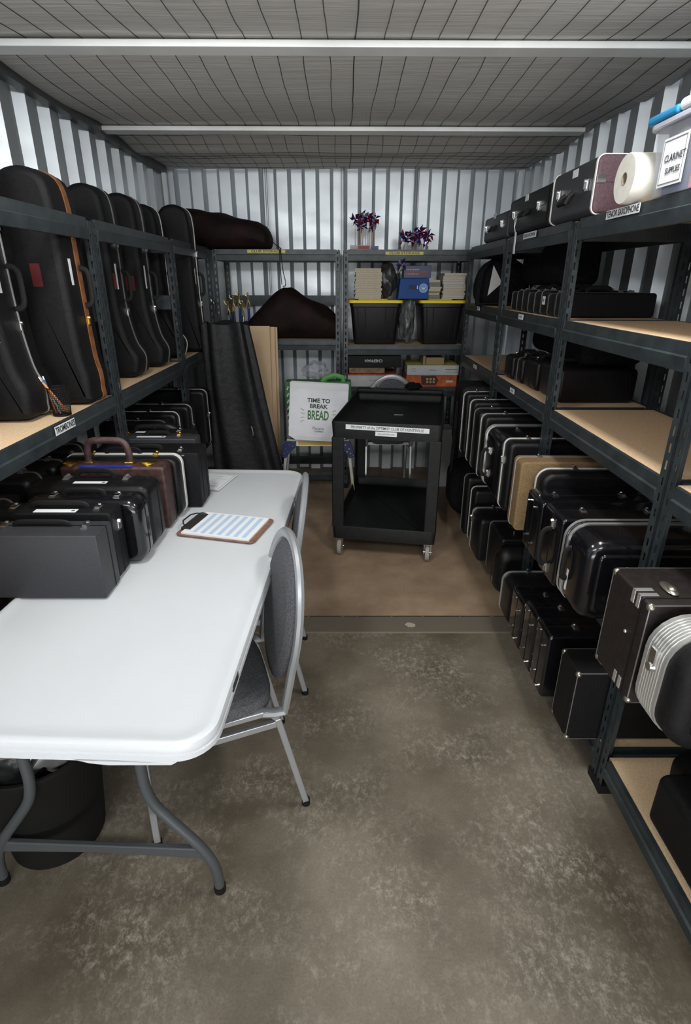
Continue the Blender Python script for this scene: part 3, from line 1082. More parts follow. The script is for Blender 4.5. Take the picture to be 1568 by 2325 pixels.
mb.build('lid_panel', WHITEP, t, bevel=0.010, seg=3)
mb = MB()
mb.box(-0.170, -0.1685, 0.045, 0.165, 0.020, 0.135)
nl = mb.build('paper_note', WHITEP, t, rot=(0, 0, 0))
lettering('CLARINET', 0.024, INK, nl, (-0.1712, 0.095, 0.085), rot=(PI / 2, 0, -PI / 2), sx=0.9)
lettering('SUPPLIES', 0.020, INK, nl, (-0.1712, 0.095, 0.055), rot=(PI / 2, 0, -PI / 2), sx=0.9)
mb = MB()
for a, b, c, d in ((0.052, 0.158, 0.127, 0.129), (0.052, 0.158, 0.026, 0.028), (0.052, 0.0535, 0.026, 0.129), (0.1565, 0.158, 0.026, 0.129)):
    mb.box(-0.1709, -0.1700, a, b, c, d)
mb.build('note_border', PALEINK, nl)
MB().box(-0.150, 0.13, -0.215, 0.04, 0.006, 0.125).build('folder_stack', SALMON, t)
tag(MB().box(-0.135, 0.10, 0.06, 0.20, 0.0, 0.135).build('supply_box', BLUEP, loc=(1.04, 1.595, 1.850)), 'dark blue pack inside the clear plastic bin', 'pack')

# backpack
t = thing('backpack', 'black backpack with a white triangular card, on the farthest right-hand shelf', 'backpack', (1.03, 3.90, 1.481))
mb = MB()
rings = []
for k in range(9):
    z = 0.012 + 0.27 * k / 8
    s = (0.86, 0.97, 1.0, 1.0, 0.98, 0.93, 0.85, 0.68, 0.35)[k]
    rings.append([(math.copysign(abs(math.cos(a)) ** 0.6, math.cos(a)) * 0.16 * s, math.copysign(abs(math.sin(a)) ** 0.6, math.sin(a)) * 0.20 * s, z) for a in [2 * PI * j / 20 for j in range(20)]])
mb.loft(rings)
mb.build('body', BLACKC, t, smooth=True)
MB().tube([(-0.12, -0.12, 0.25), (-0.17, -0.17, 0.20), (-0.19, -0.19, 0.08), (-0.185, -0.18, 0.01), (-0.15, -0.17, 0.005)], 0.008, 8, ry=0.016, up=(1, 1, 0)).build('strap', BLACKC, t, smooth=True)
MB().add([(-0.125, -0.185, 0.06), (-0.045, -0.196, 0.135), (-0.105, -0.185, 0.235), (-0.125, -0.190, 0.06), (-0.045, -0.201, 0.135), (-0.105, -0.190, 0.235)], [(0, 1, 2), (5, 4, 3), (0, 3, 4, 1), (1, 4, 5, 2), (2, 5, 3, 0)]).build('triangular_card', mat('grey_white_card', (0.5, 0.5, 0.5), 0.7), t)


# ---------------------------------------------------------------- trombone cases
def smooth_closed(P, n=6):
    out = []
    m = len(P)
    for i in range(m):
        p0, p1, p2, p3 = [Vector(P[(i + k - 1) % m]) for k in range(4)]
        for j in range(n):
            t = j / n
            out.append(tuple(0.5 * ((2 * p1) + (-p0 + p2) * t + (2 * p0 - 5 * p1 + 4 * p2 - p3) * t * t + (-p0 + 3 * p1 - 3 * p2 + p3) * t ** 3)))
    return out


def trom(label, xr, y, H=0.82, nw=0.19, th=0.19, trim=DIMTRIM, flare=0.075, latch=2, m=BLACKV, tw=0.010, lean=0.0, sticker=True, hz=0.42, puff=0.026, lk='c'):
    # xr: aisle-side edge of the straight neck; profile lies in the xz plane, bell flare toward the aisle at the foot
    T = thing('trombone_case', label, 'trombone case', (xr - nw / 2, y, 1.180), (0, lean, 0), 'trombone cases standing on the left-hand shelf')
    hw = nw / 2
    P = [(-hw, 0.045), (-hw, 0.15), (-hw, 0.40), (-hw, H - 0.12), (-hw * 0.78, H - 0.03), (0, H), (hw * 0.78, H - 0.03), (hw, H - 0.12), (hw, 0.55), (hw + 0.004, 0.32), (hw + flare * 0.45, 0.17),
         (hw + flare, 0.10), (hw + flare * 0.95, 0.045), (hw + flare * 0.55, 0.006), (0, 0.0), (-hw * 0.6, 0.002)]
    pts = smooth_closed(list(reversed(P)), 4)
    pts = list(reversed(pts))
    # ensure counter clockwise
    ar = sum(pts[i - 1][0] * pts[i][1] - pts[i][0] * pts[i - 1][1] for i in range(len(pts)))
    if ar < 0:
        pts.reverse()
    zmin = min(p[1] for p in pts)
    pts = [(p[0], p[1] - zmin) for p in pts]
    mb = MB()
    shell(mb, pts, -th / 2, th / 2, puff, puff, 5, fan=(0.0, 0.36))
    mb.build('body', m, T, smooth=True)
    mb = MB()
    band(mb, pts, 0.02, tw, 0.003)
    mb.build('trim', trim, T, smooth=True)
    for k in range(latch):
        z = (0.60, 0.30, 0.16)[k]
        put('latch', LATCH[lk], T, (hw + 0.002 + (0.003 if z < 0.4 else 0) + (0.03 if z < 0.2 else 0), 0.02, z), (0, 0, PI / 2))
    me = handle_mesh(0.13, 0.035, BLACKR)
    put('handle', me, T, (hw + 0.001, 0.02, hz), (0, PI / 2, 0))
    if sticker:
        stick(T, hw + 0.001, -0.045, hz + 0.04, 0.018, 0.11, 'right', WHITEP)
    return T


t1 = trom('black trombone case with a shiny round badge, next to the mesh pen cup', -1.090, 1.93, H=0.84, nw=0.24, th=0.20, trim=SILV, flare=0.045, tw=0.006)
MB().cyl((0.092, -0.098, 0.27), (0.092, -0.108, 0.27), 0.026, 0.022, 20).build('badge', CHROME, t1, smooth=True)
stick(t1, 0.085, -0.1002, 0.45, 0.05, 0.13, 'front', WHITEP)
t2 = trom('large black trombone case with orange-brown trim, second from the near end', -0.985, 2.215, H=0.795, nw=0.205, th=0.20, trim=TANB, flare=0.02, tw=0.032, lk='b')
stick(t2, 0.005, -0.1002, 0.46, 0.035, 0.075, 'front', REDL)
t3 = trom('black trombone case with a wide speckled bell bulge, third from the near end', -1.060, 2.84, H=0.835, nw=0.180, th=0.18, flare=0.065)
stick(t3, 0.085, -0.075, 0.44, 0.03, 0.07, 'front', REDL)
t4 = trom('black trombone case with a red sticker, in the middle of the standing row', -1.045, 3.20, H=0.845, nw=0.175, th=0.17, flare=0.06, tw=0.014)
stick(t4, 0.02, -0.0852, 0.43, 0.045, 0.07, 'front', REDL)
trom('black trombone case with white trim and knobby latches, second from the far end', -1.060, 3.58, H=0.84, nw=0.165, th=0.16, trim=WHITRIM, flare=0.075, tw=0.010, latch=3, sticker=False)
trom('black trombone case with long white trim, farthest back next to the dark bag', -0.960, 3.92, H=0.875, nw=0.195, th=0.18, trim=WHITRIM, flare=0.02, tw=0.011, latch=2)
for k in range(2):
    trom('plain black trombone case standing against the left wall, %s' % ('behind the badge case' if k == 0 else 'behind the speckled case'), -1.16, 1.68 + 0.90 * k, H=0.76, nw=0.15, th=0.13, flare=0.03, sticker=False)

for k, (ya, yb, hh) in enumerate(((1.18, 1.38, 0.33), (1.42, 1.60, 0.35), (1.64, 1.80, 0.33), (1.84, 1.99, 0.36), (2.03, 2.17, 0.35), (2.20, 2.32, 0.37))):
    case('dark case in the shadow under the TROMBONES shelf, standing behind the cases on the table', -1.34, -1.115, ya, yb, 0.612, hh, 0.03, 0.02, BLACKP, trim=DIMTRIM, tw=0.007, ys=[0.01], latches=[('T', 0.05)], lk='d', group='shadowed cases under the trombone shelf')

# mesh pen cup with pens
t = thing('pen_cup', 'black wire mesh pen cup on the left-hand shelf near the TROMBONES label', 'pen cup', (-1.005, 1.955, 1.180))
mb = MB()
for k in range(36):
    a = 2 * PI * k / 36
    b = a + 0.35
    mb.tube([(math.cos(a) * 0.029, math.sin(a) * 0.029, 0.002), (math.cos(a) * 0.036, math.sin(a) * 0.036, 0.095)], 0.0009, 4)
for k in range(14):
    z = 0.004 + k * 0.0066
    r = 0.029 + 0.007 * z / 0.095
    mb.tube([(math.cos(2 * PI * q / 24) * r, math.sin(2 * PI * q / 24) * r, z) for q in range(24)], 0.0008, 4, closed=True)
mb.build('mesh', BLACKR, t)
mb = MB()
mb.cyl((0, 0, 0), (0, 0, 0.003), 0.0305, n=24)
mb.build('base', BLACKR, t)
mb = MB()
mb.tube([(math.cos(2 * PI * q / 28) * 0.0365, math.sin(2 * PI * q / 28) * 0.0365, 0.096) for q in range(28)], 0.0022, 6, closed=True)
mb.build('rim', BLACKR, t)
PC = [((0.80, 0.25, 0.05), 'orange pencil'), ((0.75, 0.75, 0.75), 'white pen'), ((0.02, 0.02, 0.02), 'black marker'), ((0.03, 0.10, 0.25), 'dark blue pen'), ((0.65, 0.2, 0.06), 'rust coloured pencil'), ((0.3, 0.3, 0.32), 'grey pen')]
for k, (c, nme) in enumerate(PC):
    a = 0.4 + k * 0.9
    b = Vector((0.020 * math.cos(a), 0.018 * math.sin(a), 0.006))
    tp = Vector((-0.045 - 0.008 * (k % 3), -0.010 + 0.008 * k - 0.01, 0.128 + 0.006 * (k % 2)))
    p = thing('pencil' if 'pencil' in nme else 'pen', '%s leaning in the black mesh pen cup' % nme, 'pen', Vector((-1.005, 1.955, 1.180)), 0, 'pens in the mesh cup')
    MB().tube([b, b + (tp - b) * 0.9], 0.0036, 7).build('barrel', mat('pen_%d' % k, c, 0.4), p, smooth=True)
    MB().tube([b + (tp - b) * 0.9, tp], [0.0036, 0.002], 7).build('tip', WHITEP if k % 2 else SILV, p, smooth=True)

# ---------------------------------------------------------------- cases below the left-hand shelf
BG = 'white-trimmed cases on the shelf behind the table'
for lab, ya, yb, xa, hh, tr, tw_ in (('tallest white-trimmed black case, farthest back behind the table under the left shelf', 3.53, 3.68, -0.885, 0.365, SILV, 0.010),
                                ('white-trimmed black case in front of the tallest one, under the left-hand shelf', 3.21, 3.35, -0.905, 0.335, SILV, 0.010),
                                ('white-trimmed small black case behind the grey-bound soft case, under the left shelf', 3.03, 3.17, -0.93, 0.33, WHITRIM, 0.008),
                                ('black case with a faint trim line just under the left shelf, nearest of its row', 2.86, 3.00, -0.95, 0.32, DIMTRIM, 0.008)):
    case(lab, -1.30, xa, ya, yb, 0.612, hh, 0.035, 0.02, BLACKP, trim=tr, tw=tw_, ys=[-0.02], latches=[('T', 0.02), ('T', -0.13), ('R', 0.2)], group=BG)
t = thing('soft_case', 'black round-topped soft case with thick grey binding, behind the cases on the table', 'soft case', (-0.885, 2.76, 0.0))
t.location = (-0.90, 2.76, 0.612)
P = rrect(0.17, 0.335, 0.08, 8)
mb = MB()
shell(mb, P, -0.05, 0.05, 0.015, 0.015)
mb.build('body', BLACKC, t, smooth=True)
mb = MB()
band(mb, P, -0.04, 0.022, 0.006)
mb.build('binding', GREYFELT, t, smooth=True)

# ---------------------------------------------------------------- folding table
TB = thing('folding_table', 'long white plastic folding table with grey steel legs', 'table', (-0.6075, 1.765, 0.0), R(-2.3))
TL, TWd, TH = 1.80, 0.745, 0.742


def rr_xy(wd, ln, r, n=8, off=(0, 0)):
    return [(p[0] + off[0], p[1] - ln / 2 + off[1]) for p in rrect(wd, ln, r, n)]


o0 = rr_xy(TWd, TL, 0.085)
rings = []
for ins, z in ((0.030, TH - 0.004), (0.020, TH), (0.010, TH), (0.003, TH - 0.004), (0.0, TH - 0.012), (0.0, TH - 0.020), (0.003, TH - 0.023), (0.003, TH - 0.028), (0.0, TH - 0.030), (0.0, TH - 0.042), (0.006, TH - 0.045)):
    rings.append([(x, y, z) for x, y in inset(o0, ins)])
rings.insert(0, [(x, y, TH - 0.004) for x, y in inset(o0, 0.06)])
rings.append([(x, y, TH - 0.045) for x, y in inset(o0, 0.014)])
rings.append([(x, y, TH - 0.014) for x, y in inset(o0, 0.020)])
MB().loft(rings).build('table_top', TABLEW, TB, smooth=True)
# deeper apron on the ends, notched in the middle as on blow-moulded tops
for sg in (-1, 1):
    mb = MB()
    prof = []
    for k in range(13):
        x = -0.345 + 0.69 * k / 12
        prof.append(x)
    zt = TH - 0.044
    top = [(x, zt) for x in (-0.30, 0.30)]
    low = [(0.285, zt - 0.010), (0.15, zt - 0.016), (0.11, zt - 0.012), (0.075, zt - 0.002), (-0.075, zt - 0.002), (-0.11, zt - 0.012), (-0.15, zt - 0.016), (-0.285, zt - 0.010)]
    y0, y1 = sg * (TL / 2 - 0.001), sg * (TL / 2 - 0.022)
    mb.prism(top + low, 'y', min(y0, y1), max(y0, y1))
    mb.build('end_apron', TABLEW, TB, bevel=0.003)
# wishbone legs
LX = -0.036
for sg in (-1, 1):
    y = sg * (TL / 2 - 0.19)
    for sx in (-1, 1):
        path = [(LX + sx * a, y, z) for a, z in ((0.160, 0.715), (0.157, 0.60), (0.152, 0.46), (0.155, 0.395), (0.172, 0.335), (0.218, 0.265), (0.265, 0.200), (0.298, 0.140), (0.314, 0.085), (0.318, 0.015))]
        fine = []
        for i in range(len(path) - 1):
            p0 = Vector(path[max(i - 1, 0)])
            p1, p2 = Vector(path[i]), Vector(path[i + 1])
            p3 = Vector(path[min(i + 2, len(path) - 1)])
            for q in range(3):
                tt = q / 3
                fine.append(0.5 * ((2 * p1) + (-p0 + p2) * tt + (2 * p0 - 5 * p1 + 4 * p2 - p3) * tt * tt + (-p0 + 3 * p1 - 3 * p2 + p3) * tt ** 3))
        fine.append(Vector(path[-1]))
        lg = MB().tube(fine, 0.0145, 12).build('leg', TLEG, TB, smooth=True)
        MB().cyl((LX + sx * 0.318, y, 0.0), (LX + sx * 0.318, y, 0.022), 0.0165, n=14).build('rubber_foot', BLACKR, lg)
    MB().prism([(LX + a, b) for a, b in ((-0.276, 0.178), (0.276, 0.178), (0.299, 0.138), (0.20, 0.143), (0, 0.150), (-0.20, 0.143), (-0.299, 0.138))], 'y', y - 0.008, y + 0.008).build('cross_bar', TLEG, TB, bevel=0.003)
    MB().bar((LX - 0.152, y, 0.44), (LX, y - sg * 0.42, 0.70), 0.014, 0.006).bar((LX + 0.152, y, 0.44), (LX, y - sg * 0.42, 0.70), 0.014, 0.006).build('folding_brace', TLEG, TB)
    MB().box(-0.30, 0.30, y - 0.015, y + 0.015, 0.700, 0.722).build('hinge_tube', TLEG, TB)
MB().box(0.3712, 0.3738, -0.70, -0.645, 0.712, 0.730).build('handle_slot', INK, TB)

# clipboard
t = thing('clipboard', 'brown clipboard with a blue striped sheet on the white table', 'clipboard', (-0.452, 1.940, 0.7435), R(-14))
mb = MB()
mb.prism(rr_xy(0.315, 0.225, 0.02, 4), 'z', 0, 0.004)
mb.build('board', WOODT, t, bevel=0.001)
b = MB()
b.box(-0.135, 0.138, -0.104, 0.100, 0.0042, 0.011)
ps = b.build('paper_pad', WHITEP, t)
mb = MB()
for k in range(7):
    x = -0.095 + k * 0.033
    mb.box(x, x + 0.016, -0.092, 0.090, 0.0111, 0.0114)
mb.build('printed_stripes', PALEBLUE, ps)
mb = MB()
mb.prism([(-0.150, 0.004), (-0.150, 0.016), (-0.138, 0.020), (-0.112, 0.013), (-0.112, 0.0115), (-0.132, 0.0115)], 'y', -0.075, 0.075)
mb.tube([(-0.118, -0.07, 0.016), (-0.150, -0.055, 0.022), (-0.165, -0.03, 0.024), (-0.165, 0.03, 0.024), (-0.150, 0.055, 0.022), (-0.118, 0.07, 0.016)], 0.003, 6)
mb.build('clip', mat('dark_metal_clip', (0.10, 0.10, 0.095), 0.3, 0.8), t)
# form lying at the far end
t = thing('paper_form', 'white printed form lying at the far end of the table', 'paper', (-0.635, 2.47, 0.7430), R(-12))
f_ = MB().prism(rr_xy(0.19, 0.22, 0.002, 1), 'z', 0, 0.0007).build('sheet', WHITEP, t)
mb = MB()
for k in range(11):
    y = -0.088 + k * 0.0165
    mb.box(-0.07, random.uniform(0.02, 0.082), y, y + 0.0022, 0.0008, 0.0010)
for a in ((-0.085, 0.085, -0.102, -0.1005), (-0.085, 0.085, 0.1005, 0.102), (0.0835, 0.085, -0.102, 0.102), (-0.085, -0.0835, -0.102, 0.102)):
    mb.box(*a, 0.0008, 0.0010)
mb.build('printed_lines', PALEINK, f_)

# ---- cases standing on the table
TG = 'instrument cases standing on the white table'


def lab_top(T, wd, h, t, x=0.0, y=-0.02, w_=0.10, hh=0.022, s=None):
    stick(T, x, y, h + 0.0005, w_, hh, 'top', WHITEP)
    o = T.children[-1]
    MB().cyl((w_ / 2 - 0.012, -0.0011, 0), (w_ / 2 - 0.012, -0.0009, 0), 0.006, n=12).build('stamp', PALEINK, o)


ZT = 0.7435
case('plain charcoal box case with a flat black handle, nearest on the table', -1.06, -0.708, 1.425, 1.535, ZT, 0.205, 0.006, 0.003, GREYV, ys=[0.02], latches=[('T', -0.12), ('T', 0.12)], hnd=('T', -0.01, 0.16, 0.012), group=TG, lz=-0.005)
case('black case with two round chrome latches and a white name strip, second on the table', -1.075, -0.712, 1.545, 1.635, ZT, 0.225, 0.012, 0.006, BLACKV, ys=[0.0], latches=[('T', -0.13), ('T', 0.13), ('R', 0.17)], hnd=('T', 0.01, 0.17, 0.015), group=TG,
     extra=lambda T, wd, h, t: lab_top(T, wd, h, t, 0.01, -0.026, 0.13, 0.024), lz=0.0)
case('glossy black rounded case with a slim handle, third on the table', -1.045, -0.660, 1.645, 1.745, ZT, 0.225, 0.045, 0.025, BLACKG, ys=[0.0], latches=[('T', -0.10), ('T', 0.11)], hnd=('T', 0.0, 0.13, 0.018), group=TG)
case('matt black moulded case with a white name strip, touching the brown briefcase', -1.09, -0.665, 1.76, 1.895, ZT, 0.232, 0.035, 0.02, BLACKP, ys=[0.02], latches=[('T', -0.10), ('T', 0.11)], lk='d', hnd=('T', 0.0, 0.13, 0.03), group=TG,
     extra=lambda T, wd, h, t: lab_top(T, wd, h, t, 0.0, -0.025, 0.115, 0.02))


def brief(T, wd, h, t):
    mb = MB()
    mb.tube(arch(0.155, 0.085, 0.01, 14, 0.35), 0.011, 10, ry=0.013, up=(0, 1, 0))
    mb.build('handle', BROWNV, T, smooth=True, loc=(-0.02, -0.005, h + 0.006))
    for x in (-0.095, 0.055):
        MB().box(x - 0.016, x + 0.016, -0.018, 0.010, h, h + 0.010).build('handle_mount', BRASS, T, bevel=0.002)
    MB().box(-0.115, 0.075, -0.050, -0.026, h - 0.0005, h + 0.002).build('blue_tape', mat('blue_tape', (0.02, 0.035, 0.35), 0.4), T)
    for x in (-0.165, 0.125):
        m = MB()
        m.box(x - 0.024, x + 0.024, -0.012, 0.024, h, h + 0.006)
        m.tube([(x + math.cos(a) * 0.021, -0.022 + math.sin(a) * 0.009, h + 0.006) for a in [2 * PI * q / 16 for q in range(16)]], 0.003, 6, closed=True)
        m.cyl((x, -0.022, h), (x, -0.022, h + 0.005), 0.017, n=14)
        m.build('latch', BRASS, T, smooth=True)


case('dark brown leatherette briefcase with brass latches and an upright handle, on the table', -1.05, -0.662, 1.935, 2.03, ZT, 0.245, 0.012, 0.010, BROWNV, ys=[0.03], group=TG, extra=brief)
case('black case with a thick white trim band, just behind the brown briefcase', -1.10, -0.645, 2.042, 2.135, ZT, 0.243, 0.035, 0.015, BLACKP, trim=WHITRIM, tw=0.016, tout=0.004, ys=[0.018], latches=[('T', 0.13), ('T', -0.12)], hnd=('T', 0.0, 0.13, 0.02), lk='b', group=TG)
case('worn charcoal box case standing farthest right on the table, by the printed form', -1.03, -0.592, 2.15, 2.30, ZT, 0.235, 0.008, 0.004, BLACKV, ys=[-0.03, 0.045], latches=[('T', 0.14), ('T', -0.1)], hnd=('T', 0.0, 0.12, 0.015), group=TG,
     extra=lambda T, wd, h, t: MB().box(0.10, 0.165, -t / 2 - 0.0015, -t / 2, h - 0.012, h - 0.008).box(0.150, 0.153, -t / 2 - 0.0015, -t / 2, h - 0.04, h - 0.008).box(0.118, 0.121, -t / 2 - 0.0015, -t / 2, h - 0.035, h - 0.008).build('latch_bracket', SILV, T))
case('grey-black case with an ivory name plate, second from the back on the table', -1.08, -0.665, 2.405, 2.495, ZT, 0.225, 0.010, 0.006, GREYV, ys=[0.02], latches=[('T', 0.12), ('T', -0.12)], lk='b', hnd=('T', 0.02, 0.10, 0.012), group=TG,
     extra=lambda T, wd, h, t: lab_top(T, wd, h, t, 0.0, -0.012, 0.13, 0.018))
case('black case with chrome handle loops and a white strip, farthest back on the table', -1.09, -0.70, 2.505, 2.60, ZT, 0.225, 0.02, 0.01, BLACKV, ys=[0.0], latches=[('T', 0.12), ('T', -0.14)], hnd=('T', -0.01, 0.15, 0.02), group=TG,
     extra=lambda T, wd, h, t: lab_top(T, wd, h, t, -0.02, -0.03, 0.11, 0.02))

# ---------------------------------------------------------------- trash can
t = thing('trash_can', 'black plastic waste bin with a white liner under the table', 'waste bin', (-0.905, 1.235, 0))
rings = []
for z, r in ((0.0, 0.130), (0.004, 0.135), (0.36, 0.170), (0.375, 0.178), (0.385, 0.178), (0.385, 0.168), (0.06, 0.133)):
    rings.append([(math.cos(2 * PI * k / 32) * r, math.sin(2 * PI * k / 32) * r, z) for k in range(32)])
MB().loft(rings).build('bin_body', BLACKR, t, smooth=True)


def lump(name, m, parent, loc, sc, seed=0, amp=0.25, freq=2.5, sub=4):
    bm = bmesh.new()
    bmesh.ops.create_icosphere(bm, subdivisions=sub, radius=1.0)
    for v in bm.verts:
        p = v.co.copy()
        d = noise.noise(p * freq + Vector((seed * 3.7, seed, 0))) * amp + abs(noise.noise(p * freq * 2.6 + Vector((0, seed * 5.1, 2)))) * amp * 0.6
        q = p * (1 + d)
        v.co = Vector((q.x * sc[0], q.y * sc[1], q.z * sc[2]))
    zm = min(v.co.z for v in bm.verts)
    for v in bm.verts:
        v.co.z -= zm
    me = bpy.data.meshes.new(name)
    bm.to_mesh(me)
    bm.free()
    me.materials.append(m)
    me.shade_smooth()
    return put(name, me, parent, loc)


lump('liner', WHITEBAG, t, (0.035, 0.02, 0.25), (0.115, 0.10, 0.13), 3, 0.3)
lump('liner_skirt', DKBAG, t, (-0.05, -0.01, 0.27), (0.10, 0.11, 0.09), 5, 0.2)


# ---------------------------------------------------------------- banquet chairs
def make_chair(label, loc, rz):
    # local: faces -x, origin on the floor under the middle of the rear feet; y across
    T = thing('banquet_chair', label, 'chair', loc, rz, 'silver framed chairs with grey oval backs')
    hw = 0.195
    for s in (-1, 1):
        pth = [(-0.475, s * hw, 0.01), (-0.470, s * hw, 0.385), (-0.455, s * hw, 0.402), (-0.12, s * hw, 0.425), (-0.095, s * hw, 0.415), (-0.080, s * hw, 0.395), (0.0, s * hw, 0.01)]
        fr = MB()
        for i in range(len(pth) - 1):
            fr.bar(pth[i], pth[i + 1], 0.020, 0.020, (0, 1, 0))
        fr.build('leg_frame', CHSIL, T, bevel=0.003)
        fr = MB()
        fr.bar((-0.470, s * hw, 0.345), (-0.085, s * hw, 0.375), 0.016, 0.022, (0, 0, 1))
        fr.build('side_rail', CHSIL, T, bevel=0.002)
        for x in (-0.475, 0.0):
            MB().cyl((x, s * hw, 0), (x, s * hw, 0.02), 0.014, n=10).build('foot_glide', BLACKR, T)
    # back hoop
    path = []
    n = 36
    for k in range(n + 1):
        a = -PI * 0.90 + 2 * PI * 0.90 * k / n      # starts at lower left, over the top
        yy = math.sin(a) * 0.215
        zz = 0.655 + math.cos(a) * 0.245
        if abs(a) > PI * 0.6:
            u = (abs(a) - PI * 0.6) / (PI * 0.3)
            yy = math.copysign(0.205 - 0.012 * u, a)
            zz = 0.655 + math.cos(PI * 0.6) * 0.245 - u * 0.165
        path.append((-0.055 + (zz - 0.42) * 0.17, yy, zz))
    path = [(-0.125, -0.193, 0.424), (-0.088, -0.194, 0.415)] + path + [(-0.088, 0.194, 0.415), (-0.125, 0.193, 0.424)]
    MB().tube(path, 0.013, 8, ry=0.018, up=None).build('back_hoop', CHSIL, T, smooth=True)
    # oval upholstered back
    for nm, off, th in (('backrest', -0.004, 0.030),):
        mb = MB()
        rings = []
        for k in range(-4, 5):
            u = k / 4
            s = math.sqrt(max(0.0, 1 - (abs(u) ** 3))) * 0.25 + 0.75 if abs(u) < 1 else 0.80
            s = {4: 0.80, 3: 0.93, 2: 0.985, 1: 1.0, 0: 1.0}[abs(k)]
            ring = []
            for j in range(32):
                a = 2 * PI * j / 32
                z = 0.655 + math.cos(a) * 0.228 * s
                y = math.sin(a) * 0.182 * s * (1 - 0.06 * math.cos(a))
                ring.append((-0.055 + (z - 0.42) * 0.17 + off + u * th / 2 - 0.012 * (1 - s), y, z))
            rings.append(ring)
        mb.loft(rings)
        mb.build(nm, FABRIC, T, smooth=True)
    mb = MB()
    rings = []
    for k, (z, s) in enumerate(((0.405, 0.96), (0.412, 1.0), (0.440, 1.01), (0.462, 0.97), (0.470, 0.86))):
        rings.append([(-0.285 + math.copysign(abs(math.cos(a)) ** 0.5, math.cos(a)) * 0.205 * s, math.copysign(abs(math.sin(a)) ** 0.5, math.sin(a)) * 0.205 * s, z) for a in [2 * PI * j / 32 for j in range(32)]])
    mb.loft(rings)
    mb.build('seat', FABRIC, T, smooth=True)
    fr = MB()
    fr.bar((-0.10, -0.195, 0.41), (-0.10, 0.195, 0.41), 0.018, 0.018)
    fr.bar((-0.46, -0.195, 0.395), (-0.46, 0.195, 0.395), 0.018, 0.018)
    fr.build('cross_rail', CHSIL, T)
    return T


ch = make_chair('silver framed grey banquet chair nearest the camera, pushed up to the white table', (-0.185, 1.515, 0), R(18))
dup(ch, (-0.175, 2.06, 0), R(4), 'second silver framed grey chair along the table, seen edge-on behind the first')
o = dup(ch, (0.352, 4.11, 0), R(-90), 'round-backed chair standing behind the black trolley, facing the back shelves')
o.scale = (0.9, 0.9, 1.09)

# ---------------------------------------------------------------- utility cart
CT = thing('utility_cart', 'black two-shelf plastic utility cart with an OPTIMIST CLUB OF HUNTSVILLE label', 'cart', (0.245, 3.085, 0.0), R(-10))
cw, cl_, chh = 0.645, 0.98, 0.875


def tray(z0, z1, depth, zf):
    # open tray, outer rounded, with floor at zf
    o = rr_xy(cw, cl_, 0.03, 4, (0, cl_ / 2))
    i = inset(o, 0.014)
    i2 = inset(o, 0.022)
    rings = [[(x, y, z0) for x, y in inset(o, 0.006)], [(x, y, z1 - 0.01) for x, y in o], [(x, y, z1) for x, y in inset(o, 0.003)], [(x, y, z1) for x, y in inset(o, 0.010)], [(x, y, zf + 0.01) for x, y in i2], [(x, y, zf) for x, y in inset(o, 0.034)]]
    return MB().loft(rings)


tray(0.775, 0.875, 0.1, 0.815).build('top_tray', CARTP, CT, smooth=True)
tray(0.125, 0.215, 0.1, 0.155).build('bottom_tray', CARTP, CT, smooth=True)
for sx in (-1, 1):
    for yy in (0.005, cl_ - 0.005):
        mb = MB()
        sy = 1 if yy < 0.5 else -1
        xo, xi = sx * (cw / 2 - 0.002), sx * (cw / 2 - 0.075)
        mb.box(xo, xi, yy, yy + sy * 0.012, 0.20, 0.78)
        mb.box(xo, sx * (cw / 2 - 0.014), yy, yy + sy * 0.085, 0.20, 0.78)
        mb.build('leg', CARTP, CT, bevel=0.006)
MB().box(-cw / 2 + 0.01, cw / 2 - 0.01, cl_ - 0.055, cl_ - 0.004, 0.872, 0.905).build('push_handle', CARTP, CT, bevel=0.012, seg=3)
for sx in (-1, 1):
    for yy in (0.05, cl_ - 0.06):
        x = sx * (cw / 2 - 0.045)
        f_ = MB()
        f_.box(x - 0.022, x - 0.018, yy - 0.02, yy + 0.02, 0.045, 0.118)
        f_.box(x + 0.018, x + 0.022, yy - 0.02, yy + 0.02, 0.045, 0.118)
        f_.box(x - 0.026, x + 0.026, yy - 0.028, yy + 0.028, 0.114, 0.126)
        f_.cyl((x - 0.026, yy, 0.056), (x + 0.026, yy, 0.056), 0.005, n=8)
        cs = f_.build('caster', CHROME, CT)
        MB().cyl((x - 0.013, yy, 0.0565), (x + 0.013, yy, 0.0565), 0.056, n=28).build('wheel', WHEEL, cs, smooth=True, bevel=0.003)
s = MB().box(-0.235, 0.245, -0.0012, 0.0, -0.014, 0.014).build('name_label', WHITEP, CT, loc=(0, -0.0005, 0.844), rot=(0, R(0.8), 0))
lettering('PROPERTY of the OPTIMIST CLUB OF HUNTSVILLE', 0.0215, INK, s, (0.005, -0.0016, 0), sx=0.88, bold=0.0002)
s = MB().box(-0.062, 0.062, -0.0012, 0.0, -0.013, 0.013).build('web_label', WHITEP, CT, loc=(0.0, -0.0005, 0.813), rot=(0, R(0.8), 0))
lettering('heyoptimists.org', 0.0165, PALEINK, s, (0, -0.0016, 0), sx=0.86)
MB().box(-0.03, 0.03, -0.008, 0.008, 0, 0.0015).build('plate', SILV, CT, loc=(0.03, 0.50, 0.8155))
t = thing('black_knot', 'small bunched black cloth on the back edge of the cart', 'cloth', (0.50, 3.98, 0.900))
lump('bundle', BLACKC, t, (0, 0, 0), (0.055, 0.035, 0.022), 8, 0.5, 3)

